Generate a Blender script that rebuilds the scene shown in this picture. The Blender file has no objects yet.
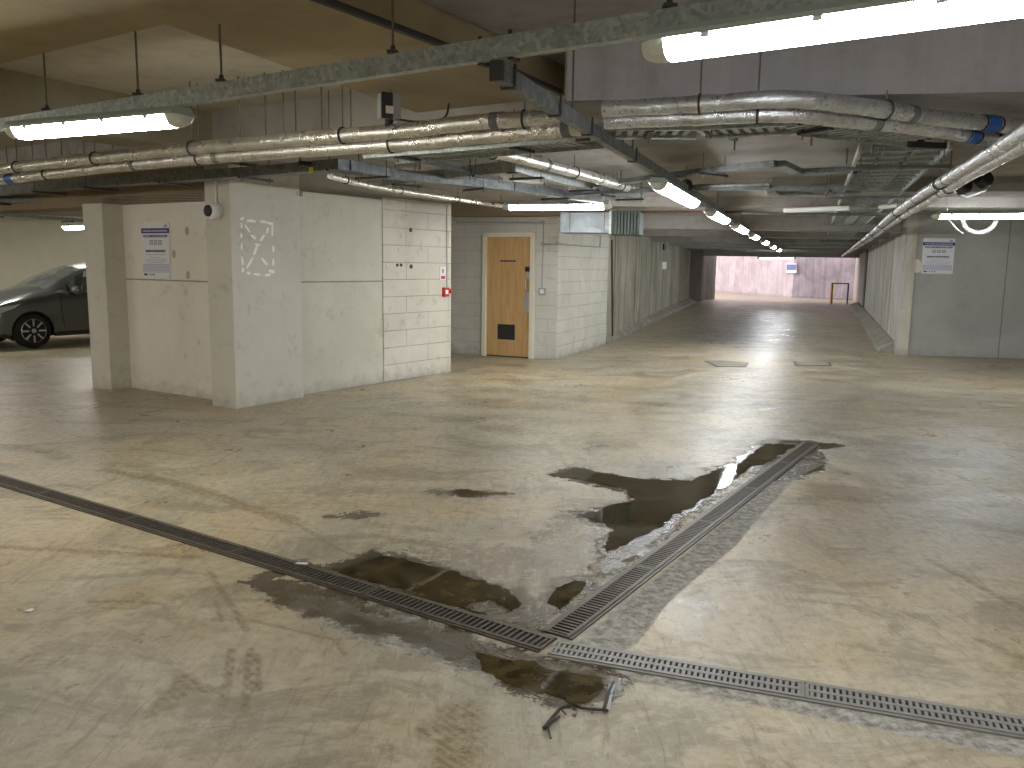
import bpy, bmesh, math, random
import numpy as np
from mathutils import Vector, Matrix, noise as mnoise
from mathutils.geometry import delaunay_2d_cdt
random.seed(7)
S = bpy.context.scene
COL = S.collection
# ------------------------------------------------------------------ camera model
F = 830.0; HC = 1.55
PITCH = math.atan(118/830.); ROLL = math.atan(.014)
_f = Vector((0, math.cos(PITCH), -math.sin(PITCH))); _r0 = Vector((1, 0, 0)); _u0 = Vector((0, math.sin(PITCH), math.cos(PITCH)))
_c, _s = math.cos(ROLL), math.sin(ROLL)
_r = _c*_r0 + _s*_u0; _u = -_s*_r0 + _c*_u0
def ray(x, y): return _f + _r*((x-512)/F) + _u*((384-y)/F)
def at(x, y, z=0.0):
    d = ray(x, y); t = (z-HC)/d.z
    return Vector((d.x*t, d.y*t, z))
def onv(x, y, p, q, off=0.0):
    """point of the vertical plane through p, q seen at pixel x, y (off: metres towards the camera)"""
    n = Vector((-(q[1]-p[1]), q[0]-p[0], 0)).normalized()
    if n.dot(Vector((p[0], p[1], 0))) > 0: n = -n
    P0 = Vector((p[0], p[1], 0)) + n*off
    d = ray(x, y); t = n.dot(P0)/n.dot(d)
    return Vector((d.x*t, d.y*t, HC+d.z*t))
def atD(x, y, D):
    d = ray(x, y); t = D/d.y
    return Vector((d.x*t, D, HC+d.z*t))
cam = bpy.data.cameras.new('camera'); co = bpy.data.objects.new('camera', cam); COL.objects.link(co)
cam.sensor_width = 36; cam.lens = F/1024*36; cam.clip_end = 200; cam.clip_start = .02
m = Matrix((( _r.x, _u.x, -_f.x, 0), (_r.y, _u.y, -_f.y, 0), (_r.z, _u.z, -_f.z, HC), (0, 0, 0, 1)))
co.matrix_world = m
S.camera = co

# ------------------------------------------------------------------ mesh helpers
class MB:
    def __init__(s): s.v = []; s.f = []; s.uv = []
    def quad(s, pts, uv=None):
        n = len(s.v); s.v += [tuple(p) for p in pts]; s.f.append(list(range(n, n+len(pts))))
        s.uv.append(uv)
    def box(s, c, size, rot=0.0, M=None):
        hx, hy, hz = size[0]/2, size[1]/2, size[2]/2
        M = M or Matrix.Rotation(rot, 3, 'Z'); c = Vector(c); n = len(s.v)
        for x, y, z in ((-1,-1,-1),(1,-1,-1),(1,1,-1),(-1,1,-1),(-1,-1,1),(1,-1,1),(1,1,1),(-1,1,1)):
            s.v.append(tuple(c + M @ Vector((x*hx, y*hy, z*hz))))
        for f in ((0,3,2,1),(4,5,6,7),(0,1,5,4),(1,2,6,5),(2,3,7,6),(3,0,4,7)):
            s.f.append([n+i for i in f]); s.uv.append(None)
        return s
    def bar(s, p, q, w, h, up=(0,0,1)):
        p, q = Vector(p), Vector(q); d = q-p; L = d.length; d = d/L
        up = Vector(up)
        side = up.cross(d)
        if side.length < 1e-4: side = Vector((1,0,0))
        side.normalize(); u2 = d.cross(side)
        M = Matrix((d, side, u2)).transposed()
        return s.box((p+q)/2, (L, w, h), M=M)
    def prism(s, poly, z0, z1, uvm=True):
        poly = [Vector((p[0], p[1])) for p in poly]
        a = sum(poly[i].x*poly[(i+1)%len(poly)].y-poly[(i+1)%len(poly)].x*poly[i].y for i in range(len(poly)))
        if a < 0: poly.reverse()
        n = len(s.v); k = len(poly)
        s.v += [(p.x, p.y, z0) for p in poly] + [(p.x, p.y, z1) for p in poly]
        s.f.append([n+i for i in range(k)][::-1]); s.uv.append([(p.x, p.y) for p in poly][::-1])
        s.f.append([n+k+i for i in range(k)]); s.uv.append([(p.x, p.y) for p in poly])
        for i in range(k):
            j = (i+1) % k; L = (poly[j]-poly[i]).length
            s.f.append([n+i, n+j, n+k+j, n+k+i]); s.uv.append([(0, z0), (L, z0), (L, z1), (0, z1)])
        return s
    def tube(s, pts, r, seg=10, caps=True, closed=False):
        pts = [Vector(p) for p in pts]; N = len(pts); n0 = len(s.v)
        prev = None
        for i, p in enumerate(pts):
            if closed: d = pts[(i+1)%N]-pts[i-1]
            else: d = pts[min(i+1, N-1)]-pts[max(i-1, 0)]
            d.normalize()
            if prev is None:
                a = Vector((0,0,1)) if abs(d.z) < .9 else Vector((1,0,0))
                prev = d.cross(a).normalized()
            x = (prev - d*prev.dot(d)).normalized(); prev = x; y = d.cross(x)
            rr = r[i] if isinstance(r, (list, tuple)) else r
            for k in range(seg):
                t = 2*math.pi*k/seg
                s.v.append(tuple(p + x*rr*math.cos(t) + y*rr*math.sin(t)))
        for i in range(N if closed else N-1):
            for k in range(seg):
                a = n0+i*seg+k; b = n0+i*seg+(k+1)%seg
                c = n0+((i+1)%N)*seg+(k+1)%seg; d = n0+((i+1)%N)*seg+k
                s.f.append([a, b, c, d]); s.uv.append(None)
        if caps and not closed:
            s.f.append([n0+k for k in range(seg)][::-1]); s.uv.append(None)
            s.f.append([n0+(N-1)*seg+k for k in range(seg)]); s.uv.append(None)
        return s
    def lathe(s, prof, c=(0,0,0), axis='Z', seg=24, M=None):
        """prof: (radius, height) pairs"""
        c = Vector(c); n0 = len(s.v)
        M = M or Matrix.Identity(3)
        for r, h in prof:
            for k in range(seg):
                t = 2*math.pi*k/seg
                s.v.append(tuple(c + M @ Vector((r*math.cos(t), r*math.sin(t), h))))
        for i in range(len(prof)-1):
            for k in range(seg):
                s.f.append([n0+i*seg+k, n0+i*seg+(k+1)%seg, n0+(i+1)*seg+(k+1)%seg, n0+(i+1)*seg+k]); s.uv.append(None)
        s.f.append([n0+k for k in range(seg)][::-1]); s.uv.append(None)
        s.f.append([n0+(len(prof)-1)*seg+k for k in range(seg)]); s.uv.append(None)
        return s
    def extrude_profile(s, prof, p0, p1, up=(0,0,1)):
        """closed profile of (side, up) offsets run from p0 to p1"""
        p0, p1 = Vector(p0), Vector(p1); d = (p1-p0).normalized(); up = Vector(up)
        side = d.cross(up).normalized(); n = len(s.v); k = len(prof)
        for P in (p0, p1):
            for a, b in prof: s.v.append(tuple(P + side*a + up*b))
        for i in range(k):
            j = (i+1) % k; s.f.append([n+i, n+k+i, n+k+j, n+j]); s.uv.append(None)
        s.f.append([n+i for i in range(k)]); s.uv.append(None)
        s.f.append([n+k+i for i in range(k)][::-1]); s.uv.append(None)
        return s
def obj(name, mb, mat, parent=None, smooth=False, bevel=0, label=None):
    me = bpy.data.meshes.new(name); me.from_pydata(mb.v, [], mb.f); me.update()
    if any(u is not None for u in mb.uv):
        uvl = me.uv_layers.new(name='UVMap')
        for p, u in zip(me.polygons, mb.uv):
            if u:
                for li, t in zip(p.loop_indices, u): uvl.data[li].uv = t
    else:
        bm = bmesh.new(); bm.from_mesh(me); bmesh.ops.recalc_face_normals(bm, faces=bm.faces); bm.to_mesh(me); bm.free()
    if smooth:
        me.polygons.foreach_set('use_smooth', [True]*len(me.polygons))
        try: me.set_sharp_from_angle(angle=math.radians(40))
        except Exception: pass
    o = bpy.data.objects.new(name, me); COL.objects.link(o); me.materials.append(mat)
    if parent is not None:
        o.parent = parent
        o.matrix_parent_inverse = WM(parent).inverted()
    if bevel:
        b = o.modifiers.new('bevel', 'BEVEL'); b.width = bevel; b.segments = 2; b.limit_method = 'ANGLE'
    if label: o['label'] = label
    return o
def WM(o):
    M = Matrix.LocRotScale(o.location, o.rotation_euler, o.scale)
    return WM(o.parent) @ o.matrix_parent_inverse @ M if o.parent else M
def thing(name, label, cat, loc=(0,0,0), rot=(0,0,0), group=None):
    o = bpy.data.objects.new(name, None); COL.objects.link(o); o.empty_display_size = .1
    o.location = loc; o.rotation_euler = rot; o['label'] = label; o['category'] = cat
    if group: o['group'] = group
    return o
def tag(o, label, cat, group=None, kind=None):
    o['label'] = label; o['category'] = cat
    if group: o['group'] = group
    if kind: o['kind'] = kind
    return o
def struct(name, mb, mat, label=None, **k):
    o = obj(name, mb, mat, **k); o['kind'] = 'structure'
    if label: o['label'] = label; o['category'] = name.split('_')[0]
    return o
def dup(root, loc, rot, label, group=None):
    r = root.copy(); COL.objects.link(r); r.location = loc; r.rotation_euler = rot; r['label'] = label
    if group: r['group'] = group
    for ch in list(root.children):
        c = ch.copy(); COL.objects.link(c); c.parent = r; c.matrix_parent_inverse = ch.matrix_parent_inverse.copy()
        for g in list(ch.children):
            d = g.copy(); COL.objects.link(d); d.parent = c; d.matrix_parent_inverse = g.matrix_parent_inverse.copy()
    return r

# ------------------------------------------------------------------ materials
class NT:
    def __init__(s, name):
        s.m = bpy.data.materials.new(name); s.m.use_nodes = True; s.t = s.m.node_tree; s.n = s.t.nodes; s.l = s.t.links
        s.b = s.n['Principled BSDF']
    def node(s, typ, **kw):
        x = s.n.new(typ)
        for k, v in kw.items():
            if k.startswith('i_'): s.put(x.inputs[k[2:].replace('_', ' ')], v)
            else: setattr(x, k, v)
        return x
    def put(s, inp, v):
        if isinstance(v, bpy.types.NodeSocket): s.l.new(v, inp)
        else: inp.default_value = v
    def coord(s, kind='Object', scale=(1,1,1), loc=(0,0,0)):
        c = s.node('ShaderNodeTexCoord'); mp = s.node('ShaderNodeMapping')
        s.l.new(c.outputs[kind], mp.inputs[0]); mp.inputs['Scale'].default_value = scale; mp.inputs['Location'].default_value = loc
        return mp.outputs[0]
    def noise(s, vec, scale, detail=6, rough=.6, dist=0):
        x = s.node('ShaderNodeTexNoise'); s.l.new(vec, x.inputs['Vector'])
        x.inputs['Scale'].default_value = scale; x.inputs['Detail'].default_value = detail
        x.inputs['Roughness'].default_value = rough; x.inputs['Distortion'].default_value = dist
        return x.outputs['Fac']
    def ramp(s, fac, stops):
        x = s.node('ShaderNodeValToRGB'); s.l.new(fac, x.inputs[0]); e = x.color_ramp.elements
        while len(e) < len(stops): e.new(.5)
        for k, (p, c) in enumerate(stops):
            e[k].position = p; e[k].color = (c, c, c, 1) if isinstance(c, (int, float)) else (*c, 1)
        return x.outputs[0]
    def math(s, op, a, b=0.0, clamp=False):
        x = s.node('ShaderNodeMath', operation=op, use_clamp=clamp); s.put(x.inputs[0], a); s.put(x.inputs[1], b); return x.outputs[0]
    def mix(s, fac, a, b, mode='MIX'):
        x = s.node('ShaderNodeMix', data_type='RGBA', blend_type=mode); s.put(x.inputs[0], fac)
        for i, v in ((6, a), (7, b)):
            if isinstance(v, bpy.types.NodeSocket): s.l.new(v, x.inputs[i])
            else: x.inputs[i].default_value = (*v, 1)
        return x.outputs[2]
    def bump(s, h, strength=.3, dist=.01, prev=None):
        x = s.node('ShaderNodeBump'); s.l.new(h, x.inputs['Height']); x.inputs['Strength'].default_value = strength; x.inputs['Distance'].default_value = dist
        if prev: s.l.new(prev, x.inputs['Normal'])
        s.l.new(x.outputs[0], s.b.inputs['Normal']); return x.outputs[0]
    def base(s, c): s.put(s.b.inputs['Base Color'], c if isinstance(c, bpy.types.NodeSocket) else (*c, 1))
    def rough(s, v): s.put(s.b.inputs['Roughness'], v)
def plain(name, col, rough=.5, metal=0.0, nz=.0, nscale=20, bump=0):
    t = NT(name); t.b.inputs['Metallic'].default_value = metal
    if nz or bump:
        v = t.coord(); f = t.noise(v, nscale)
        c = t.mix(f, tuple(max(0, x*(1-nz)) for x in col), tuple(min(1, x*(1+nz)) for x in col)); t.base(c)
        t.rough(t.ramp(f, [(.3, max(.02, rough-.08)), (.7, min(1, rough+.08))]))
        if bump: t.bump(f, bump, .01)
    else: t.base(col); t.rough(rough)
    return t.m
def emit(name, col, strength):
    t = NT(name); t.base((.9,.9,.9)); t.b.inputs['Emission Color'].default_value = (*col, 1); t.b.inputs['Emission Strength'].default_value = strength
    return t.m
def concrete(name, c0, c1, stain=(.12,.10,.07), stain_amt=.35, scale=1.0, rough=.85, streak=0.0, speck=.15):
    t = NT(name); v = t.coord()
    a = t.noise(v, .55*scale, 8, .65, .6); b = t.noise(v, 3*scale, 8, .7, .3)
    c = t.mix(t.ramp(a, [(.35, 0), (.65, 1)]), c0, c1)
    c = t.mix(t.math('MULTIPLY', t.ramp(b, [(.5, 0), (.72, 1)]), stain_amt), c, stain)
    if streak:
        vs = t.coord(scale=(2.2, 2.2, .18)); sk = t.noise(vs, 2.0, 6, .6, .2)
        c = t.mix(t.math('MULTIPLY', t.ramp(sk, [(.48, 0), (.7, 1)]), streak), c, stain)
    d = t.noise(v, 28, 4, .7); c = t.mix(t.math('MULTIPLY', t.ramp(d, [(.55, 0), (.8, 1)]), speck), c, stain)
    t.base(c); t.rough(rough); t.bump(t.noise(v, 9, 8, .7), .25, .012)
    return t.m
def wallmat(name, c0, c1, brick=None, lines_v=(), lines_u=(), dirt=.5, line_col=(.10,.09,.075), streak=.0, panel=None, stain=(.16,.14,.105)):
    """painted or bare wall; UV in metres (u along the wall, v = height)"""
    t = NT(name); uv = t.coord('UV'); v = t.coord()
    a = t.noise(v, .9, 8, .65, .5); b = t.noise(v, 5, 9, .72, .4)
    c = t.mix(t.ramp(a, [(.35, 0), (.65, 1)]), c0, c1)
    c = t.mix(t.math('MULTIPLY', t.ramp(b, [(.56, 0), (.68, 1)]), .35*dirt), c, stain)
    chips = t.noise(v, 13, 6, .75, .8); c = t.mix(t.math('MULTIPLY', t.ramp(chips, [(.66, 0), (.70, 1)]), .5*dirt), c, (.14,.12,.1))
    sx = t.node('ShaderNodeSeparateXYZ'); t.l.new(uv, sx.inputs[0]); U, V = sx.outputs[0], sx.outputs[1]
    # splash dirt by the floor: a band of grime with a ragged edge
    wob = t.math('MULTIPLY', t.noise(v, 6, 6, .7), .55)
    low = t.math('SUBTRACT', .42, t.math('ADD', V, wob)); low = t.math('MULTIPLY', low, 5.0, True)
    c = t.mix(t.math('MULTIPLY', low, .55*dirt), c, stain)
    if streak:
        vs = t.coord('UV', scale=(2.6, .22, 1)); sk = t.noise(vs, 1.6, 7, .65, .3)
        c = t.mix(t.math('MULTIPLY', t.ramp(sk, [(.47, 0), (.60, 1)]), streak), c, stain)
    h = t.math('MULTIPLY', b, .4)
    def line(coordsock, pos, w):
        n2 = t.math('MULTIPLY', t.math('SUBTRACT', t.noise(v, 8, 4, .6), .5), .012)
        d = t.math('ABSOLUTE', t.math('SUBTRACT', t.math('ADD', coordsock, n2), pos))
        return t.math('LESS_THAN', d, w)
    if brick:
        bw, bh = brick; br = t.node('ShaderNodeTexBrick'); t.l.new(uv, br.inputs['Vector'])
        br.inputs['Scale'].default_value = 1; br.inputs['Brick Width'].default_value = bw; br.inputs['Row Height'].default_value = bh
        br.inputs['Mortar Size'].default_value = .007; br.inputs['Mortar Smooth'].default_value = .2
        wear = t.ramp(t.noise(v, 2.6, 5, .7), [(.40, .45), (.60, .9)])
        c = t.mix(t.math('MULTIPLY', t.math('MULTIPLY', br.outputs['Fac'], wear), .62), c, line_col)
        h = t.math('SUBTRACT', h, br.outputs['Fac'])
    for coordsock, ps in ((V, lines_v), (U, lines_u)):
        for pos in ps:
            L = line(coordsock, pos, .008); c = t.mix(t.math('MULTIPLY', L, .7), c, line_col); h = t.math('SUBTRACT', h, L)
    if panel:
        pu = t.math('FRACT', t.math('DIVIDE', t.math('ADD', U, .4), panel)); d = t.math('ABSOLUTE', t.math('SUBTRACT', pu, .5))
        L = t.math('LESS_THAN', d, .045/panel); c = t.mix(t.math('MULTIPLY', L, .85), c, (.05,.045,.04)); h = t.math('SUBTRACT', h, L)
    t.base(c); t.rough(.8); t.bump(h, .35, .012)
    return t.m
def galv(name, col=(.42,.46,.45), rough=.45, metal=.4, scale=22):
    t = NT(name); v = t.coord(); vo = t.node('ShaderNodeTexVoronoi'); t.l.new(v, vo.inputs['Vector']); vo.inputs['Scale'].default_value = scale
    sep = t.node('ShaderNodeSeparateColor'); t.l.new(vo.outputs['Color'], sep.inputs[0])
    c = t.mix(sep.outputs[0], tuple(x*.72 for x in col), tuple(x*1.2 for x in col))
    c = t.mix(t.ramp(t.noise(v, 4, 5, .7), [(.55, 0), (.75, .5)]), c, (.20,.19,.16))
    t.base(c); t.b.inputs['Metallic'].default_value = metal; t.rough(t.ramp(t.noise(v, 30), [(.3, rough-.1), (.7, rough+.1)]))
    return t.m
def foil(name, tint=(.78,.77,.72)):
    t = NT(name); v = t.coord(); n = t.noise(v, 16, 8, .7, 1.0); n2 = t.noise(v, 5, 6, .7)
    c = t.mix(t.ramp(n2, [(.45, 0), (.7, .65)]), tint, (.33,.31,.27))
    c = t.mix(t.ramp(t.noise(v, 40, 3, .7), [(.62, 0), (.68, .7)]), c, (.12,.11,.1))
    t.base(c); t.b.inputs['Metallic'].default_value = .85; t.rough(t.ramp(n2, [(.3, .2), (.7, .42)])); t.bump(n, .6, .012)
    return t.m
WARM = (1.0, .965, .87); COOL = (.93, .96, 1.0)
LAMP = 46.0
M = dict(
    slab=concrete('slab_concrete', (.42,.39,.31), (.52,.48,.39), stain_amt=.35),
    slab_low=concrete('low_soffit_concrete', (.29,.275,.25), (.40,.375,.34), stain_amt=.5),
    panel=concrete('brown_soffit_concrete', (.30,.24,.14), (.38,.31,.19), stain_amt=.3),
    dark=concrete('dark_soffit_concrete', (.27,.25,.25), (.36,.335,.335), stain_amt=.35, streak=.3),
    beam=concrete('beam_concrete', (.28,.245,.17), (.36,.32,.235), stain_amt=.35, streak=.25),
    beamg=concrete('grey_beam_concrete', (.33,.315,.285), (.43,.41,.37), stain_amt=.4),
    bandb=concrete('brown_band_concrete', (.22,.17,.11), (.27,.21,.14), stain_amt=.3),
    w_l=wallmat('painted_wall_pale', (.70,.66,.59), (.78,.74,.67), lines_v=(1.33,), dirt=.8),
    w_p=wallmat('painted_pillar_pale', (.55,.53,.47), (.62,.60,.53), dirt=.75),
    w_r=wallmat('painted_wall_green_grey', (.52,.51,.44), (.62,.60,.52), lines_v=(1.33,), dirt=.75),
    w_blk=wallmat('painted_blockwork', (.54,.52,.46), (.66,.64,.57), brick=(.90,.225), dirt=1.0),
    w_door=wallmat('painted_blockwork_grey', (.50,.49,.45), (.58,.57,.53), brick=(.45,.225), dirt=.7, line_col=(.30,.29,.26)),
    w_blk2=wallmat('white_blockwork', (.50,.49,.42), (.62,.60,.52), brick=(1.3,.215), dirt=1.0, line_col=(.20,.19,.16)),
    w_cor=wallmat('corridor_panels', (.30,.28,.20), (.46,.43,.34), panel=3.2, streak=.6, dirt=1.2, stain=(.13,.115,.075)),
    w_corr=wallmat('corridor_panels_right', (.46,.43,.36), (.60,.57,.49), panel=2.3, streak=.6, dirt=.8, stain=(.15,.13,.09)),
    w_sign=wallmat('grey_plaster', (.35,.345,.315), (.44,.435,.40), lines_u=(1.75,), dirt=.45),
    w_far=wallmat('far_wall_beige', (.58,.56,.45), (.66,.64,.53), dirt=.3),
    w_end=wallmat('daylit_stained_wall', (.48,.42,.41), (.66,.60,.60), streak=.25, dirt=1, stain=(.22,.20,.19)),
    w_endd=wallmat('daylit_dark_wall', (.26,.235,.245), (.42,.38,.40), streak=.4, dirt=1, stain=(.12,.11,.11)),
    w_shade=wallmat('recess_shade_wall', (.09,.09,.08), (.15,.15,.13), streak=.4, dirt=.6),  # recess shade put into the colour, also mutes skylight on the end pillars
    galv=galv('galvanised_steel', scale=48), galvd=galv('dull_galvanised', (.20,.22,.22), .5, .4), galvb=galv('bright_galvanised', (.27,.31,.36), .5, .35, 9),
    foil=foil('foil_insulation'), foild=foil('foil_insulation_grey', (.80,.82,.85)), foilr=foil('foil_insulation_right', (.76,.76,.76)),
    white=plain('white_plastic', (.75,.75,.72), .45, nz=.05), offw=plain('cream_paint', (.74,.70,.60), .5, nz=.1),
    grey=plain('grey_plastic', (.35,.36,.36), .5, nz=.1), black=plain('black_plastic', (.02,.02,.022), .35, nz=.1),
    rod=plain('zinc_rod', (.16,.15,.13), .5, .6), dkmetal=plain('dark_metal', (.06,.06,.06), .5, .4, nz=.2),
    lampw=emit('tube_light_warm', WARM, LAMP), lampc=emit('tube_light_cool', COOL, LAMP),
    capm=plain('lamp_end_plastic', (.75,.78,.72), .3), lbody=plain('lamp_tray_plastic', (.42,.50,.46), .5, nz=.08),
    blue=plain('blue_tape', (.03,.12,.42), .5), red=plain('red_plastic', (.5,.02,.03), .4), redbrown=plain('red_oxide_pipe', (.10,.045,.035), .5),
    yellow=plain('yellow_sticker', (.65,.60,.12), .5), amber=plain('yellow_paint', (.62,.33,.04), .5, nz=.2),
    paint=plain('white_marking_paint', (.90,.89,.84), .7, nz=.05, nscale=40),
    navy=plain('navy_print', (.03,.03,.20), .5), ink=plain('grey_print', (.30,.30,.36), .6), inkl=plain('pale_lilac_print', (.45,.45,.60), .6),
    inkd=plain('dark_print', (.05,.05,.08), .6), board=plain('white_sign_board', (.74,.74,.76), .4),
    chrome=plain('brushed_steel', (.60,.60,.60), .3, 1.0), glassd=plain('far_blue_print', (.12,.19,.36), .5),
    green=plain('green_flexible_cover', (.05,.075,.065), .6, nz=.3, nscale=8),
)
def iron():
    t = NT('cast_iron_grating'); v = t.coord(); n = t.noise(v, 25, 6, .7)
    t.base(t.mix(n, (.055,.045,.035), (.15,.125,.10))); t.b.inputs['Metallic'].default_value = .5; t.rough(.5); t.bump(n, .4, .004); return t.m
M['iron'] = iron()
M['iron_pale'] = plain('galvanised_grating', (.25,.235,.215), .5, .35, nz=.25, nscale=30, bump=.2)
M['slot'] = plain('channel_shade', (.006,.006,.005), .8)
def wood():
    t = NT('oak_veneer'); v = t.coord(scale=(9, 9, .7)); n = t.noise(v, 2.2, 6, .6, 1.2)
    t.base(t.mix(t.ramp(n, [(.3, 0), (.7, 1)]), (.46,.28,.115), (.62,.41,.19))); t.rough(.4); return t.m
M['wood'] = wood()

# ------------------------------------------------------------------ key points of the plan (metres)
P1A, P1B, WL = at(92.8,387.6), at(111.7,390), at(131.7,387.6)
P2L, P2J, P2C, P2R = at(212.3,399.6), at(212.6,405.6), at(236.5,409), at(284,400.5)
W0, WJ, W1 = at(285,397.4), at(381,382), at(450,372)
D0, DL, DR, DC = at(452,352.5), at(481,355), at(534,358.6), at(556,359.6)
B1, K0, K1 = at(606,343.8), at(607,343.6), at(696,303)
R0, R1, RW, RE = at(879,353), at(849.5,306.5), at(896,354.5), at(1024,358.7)
WJ = W0 + (W1-W0).normalized()*(WJ-W0).dot((W1-W0).normalized())
dL = (P2L-WL).normalized(); dR = (W1-W0).normalized()
dCor = (K1-K0).normalized(); dCorR = (R1-R0).normalized(); dB = (RE-RW).normalized()
def perp_away(p, q):
    n = Vector((-(q-p).y, (q-p).x, 0)).normalized()
    return n if n.dot(p) > 0 else -n
def wall(name, p, q, z0, z1, mat, t=.2, label=None, off=0, parent=None):
    """wall slab whose face towards the camera runs p->q; UV u starts at p"""
    n = perp_away(p, q); p = p - n*off; q = q - n*off; L = (q-p).length
    mb = MB()
    a, b, c, d = p, q, q+n*t, p+n*t
    z = lambda v, h: (v.x, v.y, h)
    mb.quad([z(a,z0), z(b,z0), z(b,z1), z(a,z1)], [(0,z0),(L,z0),(L,z1),(0,z1)])
    mb.quad([z(b,z0), z(c,z0), z(c,z1), z(b,z1)], [(0,z0),(t,z0),(t,z1),(0,z1)])
    mb.quad([z(c,z0), z(d,z0), z(d,z1), z(c,z1)], [(0,z0),(L,z0),(L,z1),(0,z1)])
    mb.quad([z(d,z0), z(a,z0), z(a,z1), z(d,z1)], [(0,z0),(t,z0),(t,z1),(0,z1)])
    mb.quad([z(a,z1), z(b,z1), z(c,z1), z(d,z1)], [(0,0),(L,0),(L,t),(0,t)])
    mb.quad([z(d,z0), z(c,z0), z(b,z0), z(a,z0)], [(0,0),(L,0),(L,t),(0,t)])
    if (b-a).cross(Vector((0,0,1))).dot(-n) < 0:
        mb.f = [f[::-1] for f in mb.f]; mb.uv = [u[::-1] for u in mb.uv]
    return struct(name, mb, mat, label, parent=parent)

# ------------------------------------------------------------------ floor with its stains
def sd_poly(X, Y, poly):
    d = np.full(X.shape, 1e9); inside = np.zeros(X.shape, bool); n = len(poly)
    for i in range(n):
        ax, ay = poly[i]; bx, by = poly[(i+1)%n]; ex, ey = bx-ax, by-ay
        t = np.clip(((X-ax)*ex+(Y-ay)*ey)/(ex*ex+ey*ey+1e-12), 0, 1)
        d = np.minimum(d, np.hypot(X-ax-t*ex, Y-ay-t*ey))
        cond = ((ay > Y) != (by > Y)); xi = ax + (Y-ay)/(by-ay+1e-12)*ex
        inside ^= cond & (X < xi)
    return np.where(inside, d, -d)
def sd_line(X, Y, pts):
    d = np.full(X.shape, 1e9)
    for (ax, ay), (bx, by) in zip(pts, pts[1:]):
        ex, ey = bx-ax, by-ay; t = np.clip(((X-ax)*ex+(Y-ay)*ey)/(ex*ex+ey*ey+1e-12), 0, 1)
        d = np.minimum(d, np.hypot(X-ax-t*ex, Y-ay-t*ey))
    return d
def px(*pts): return [tuple(at(x, y).xy) for x, y in pts]
WET = [
    px((246,583),(262,574),(300,562),(330,566),(352,556),(372,549),(420,560),(470,575),(516,590),(528,603),(545,618),(540,636),(500,622),(440,606),(380,590),(320,572),(285,575)),
    px((250,580),(290,580),(330,590),(400,612),(470,634),(540,656),(620,674),(632,680),(606,700),(575,712),(556,706),(520,690),(480,664),(430,648),(380,634),(320,618),(270,602)),
    px((547,474),(575,467),(610,474),(640,479),(690,480),(735,462),(756,444),(768,439),(812,441),(850,446),(820,450),(828,468),(800,478),(778,482),(760,476),(740,470),(708,500),(680,520),(640,545),(606,560),(600,548),(612,530),(576,515),(570,511),(600,508),(636,500),(624,492),(590,484)),
    px((545,598),(560,580),(592,574),(590,590),(565,612),(548,612)),
    px((330,516),(360,512),(384,515),(360,519)), px((420,492),(470,489),(512,494),(470,497)),
    px((640,520),(700,500),(672,530),(640,560),(600,575),(590,570)),
]
FILM = [px((380,556),(450,540),(520,545),(560,510),(600,520),(640,500),(730,460),(760,478),(700,520),(640,570),(560,628),(540,636),(500,615),(440,590),(400,575)),
        px((290,600),(400,612),(470,634),(560,656),(590,690),(540,700),(480,680),(400,655),(330,628))]
MORTAR = [px((572,648),(640,590),(720,525),(795,462),(812,446),(826,462),(795,478),(775,500),(735,545),(700,575),(668,600),(640,640),(610,662)),
          px((330,608),(420,632),(520,668),(560,695),(520,690),(420,655),(330,628)),
          px((590,650),(700,676),(1030,735),(1030,760),(700,694),(600,672))]
def strokes():
    L = []
    def s(w, *p): L.append((w, px(*p)))
    s(.018, (208,568),(222,592),(236,612),(246,630)); s(.022, (232,650),(228,680),(222,705)); s(.02, (250,650),(247,685),(245,712)); s(.018, (257,655),(258,690))
    s(.012, (215,600),(222,622)); s(.05, (428,730),(452,745),(440,780)); s(.09, (462,712),(455,745),(452,790))
    s(.02, (90,602),(125,601),(160,604)); s(.012, (100,608),(150,609)); s(.03, (185,676),(170,695),(150,715)); s(.03, (185,676),(196,688),(215,691)); s(.03,(185,680),(182,697),(170,706))
    s(.010, (20,660),(30,655)); s(.010, (28,664),(38,658)); s(.010, (55,662),(66,655)); s(.010, (62,664),(70,658))
    s(.07, (105,470),(150,478),(200,490),(250,508),(290,520)); s(.10, (0,446),(50,452),(60,458)); s(.035, (0,547),(80,551),(200,557)); s(.02, (90,490),(60,484))
    s(.02, (290,520),(340,550),(420,575)); s(.06, (395,540),(440,545)); s(.025, (640,612),(700,590)); s(.02,(510,590),(560,545),(578,535)); s(.02,(522,590),(568,548),(590,536))
    s(.012, (820,498),(860,500),(900,500),(975,503)); s(.010, (848,446),(1024,452)); s(.03, (940,470),(1024,500)); s(.03,(930,560),(1024,610)); s(.012,(900,610),(915,618)); s(.03,(980,640),(1024,660))
    s(.014, (250,620),(335,640),(345,655)); s(.02, (60,690),(70,700)); s(.012,(60,690),(80,684))
    return L
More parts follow.
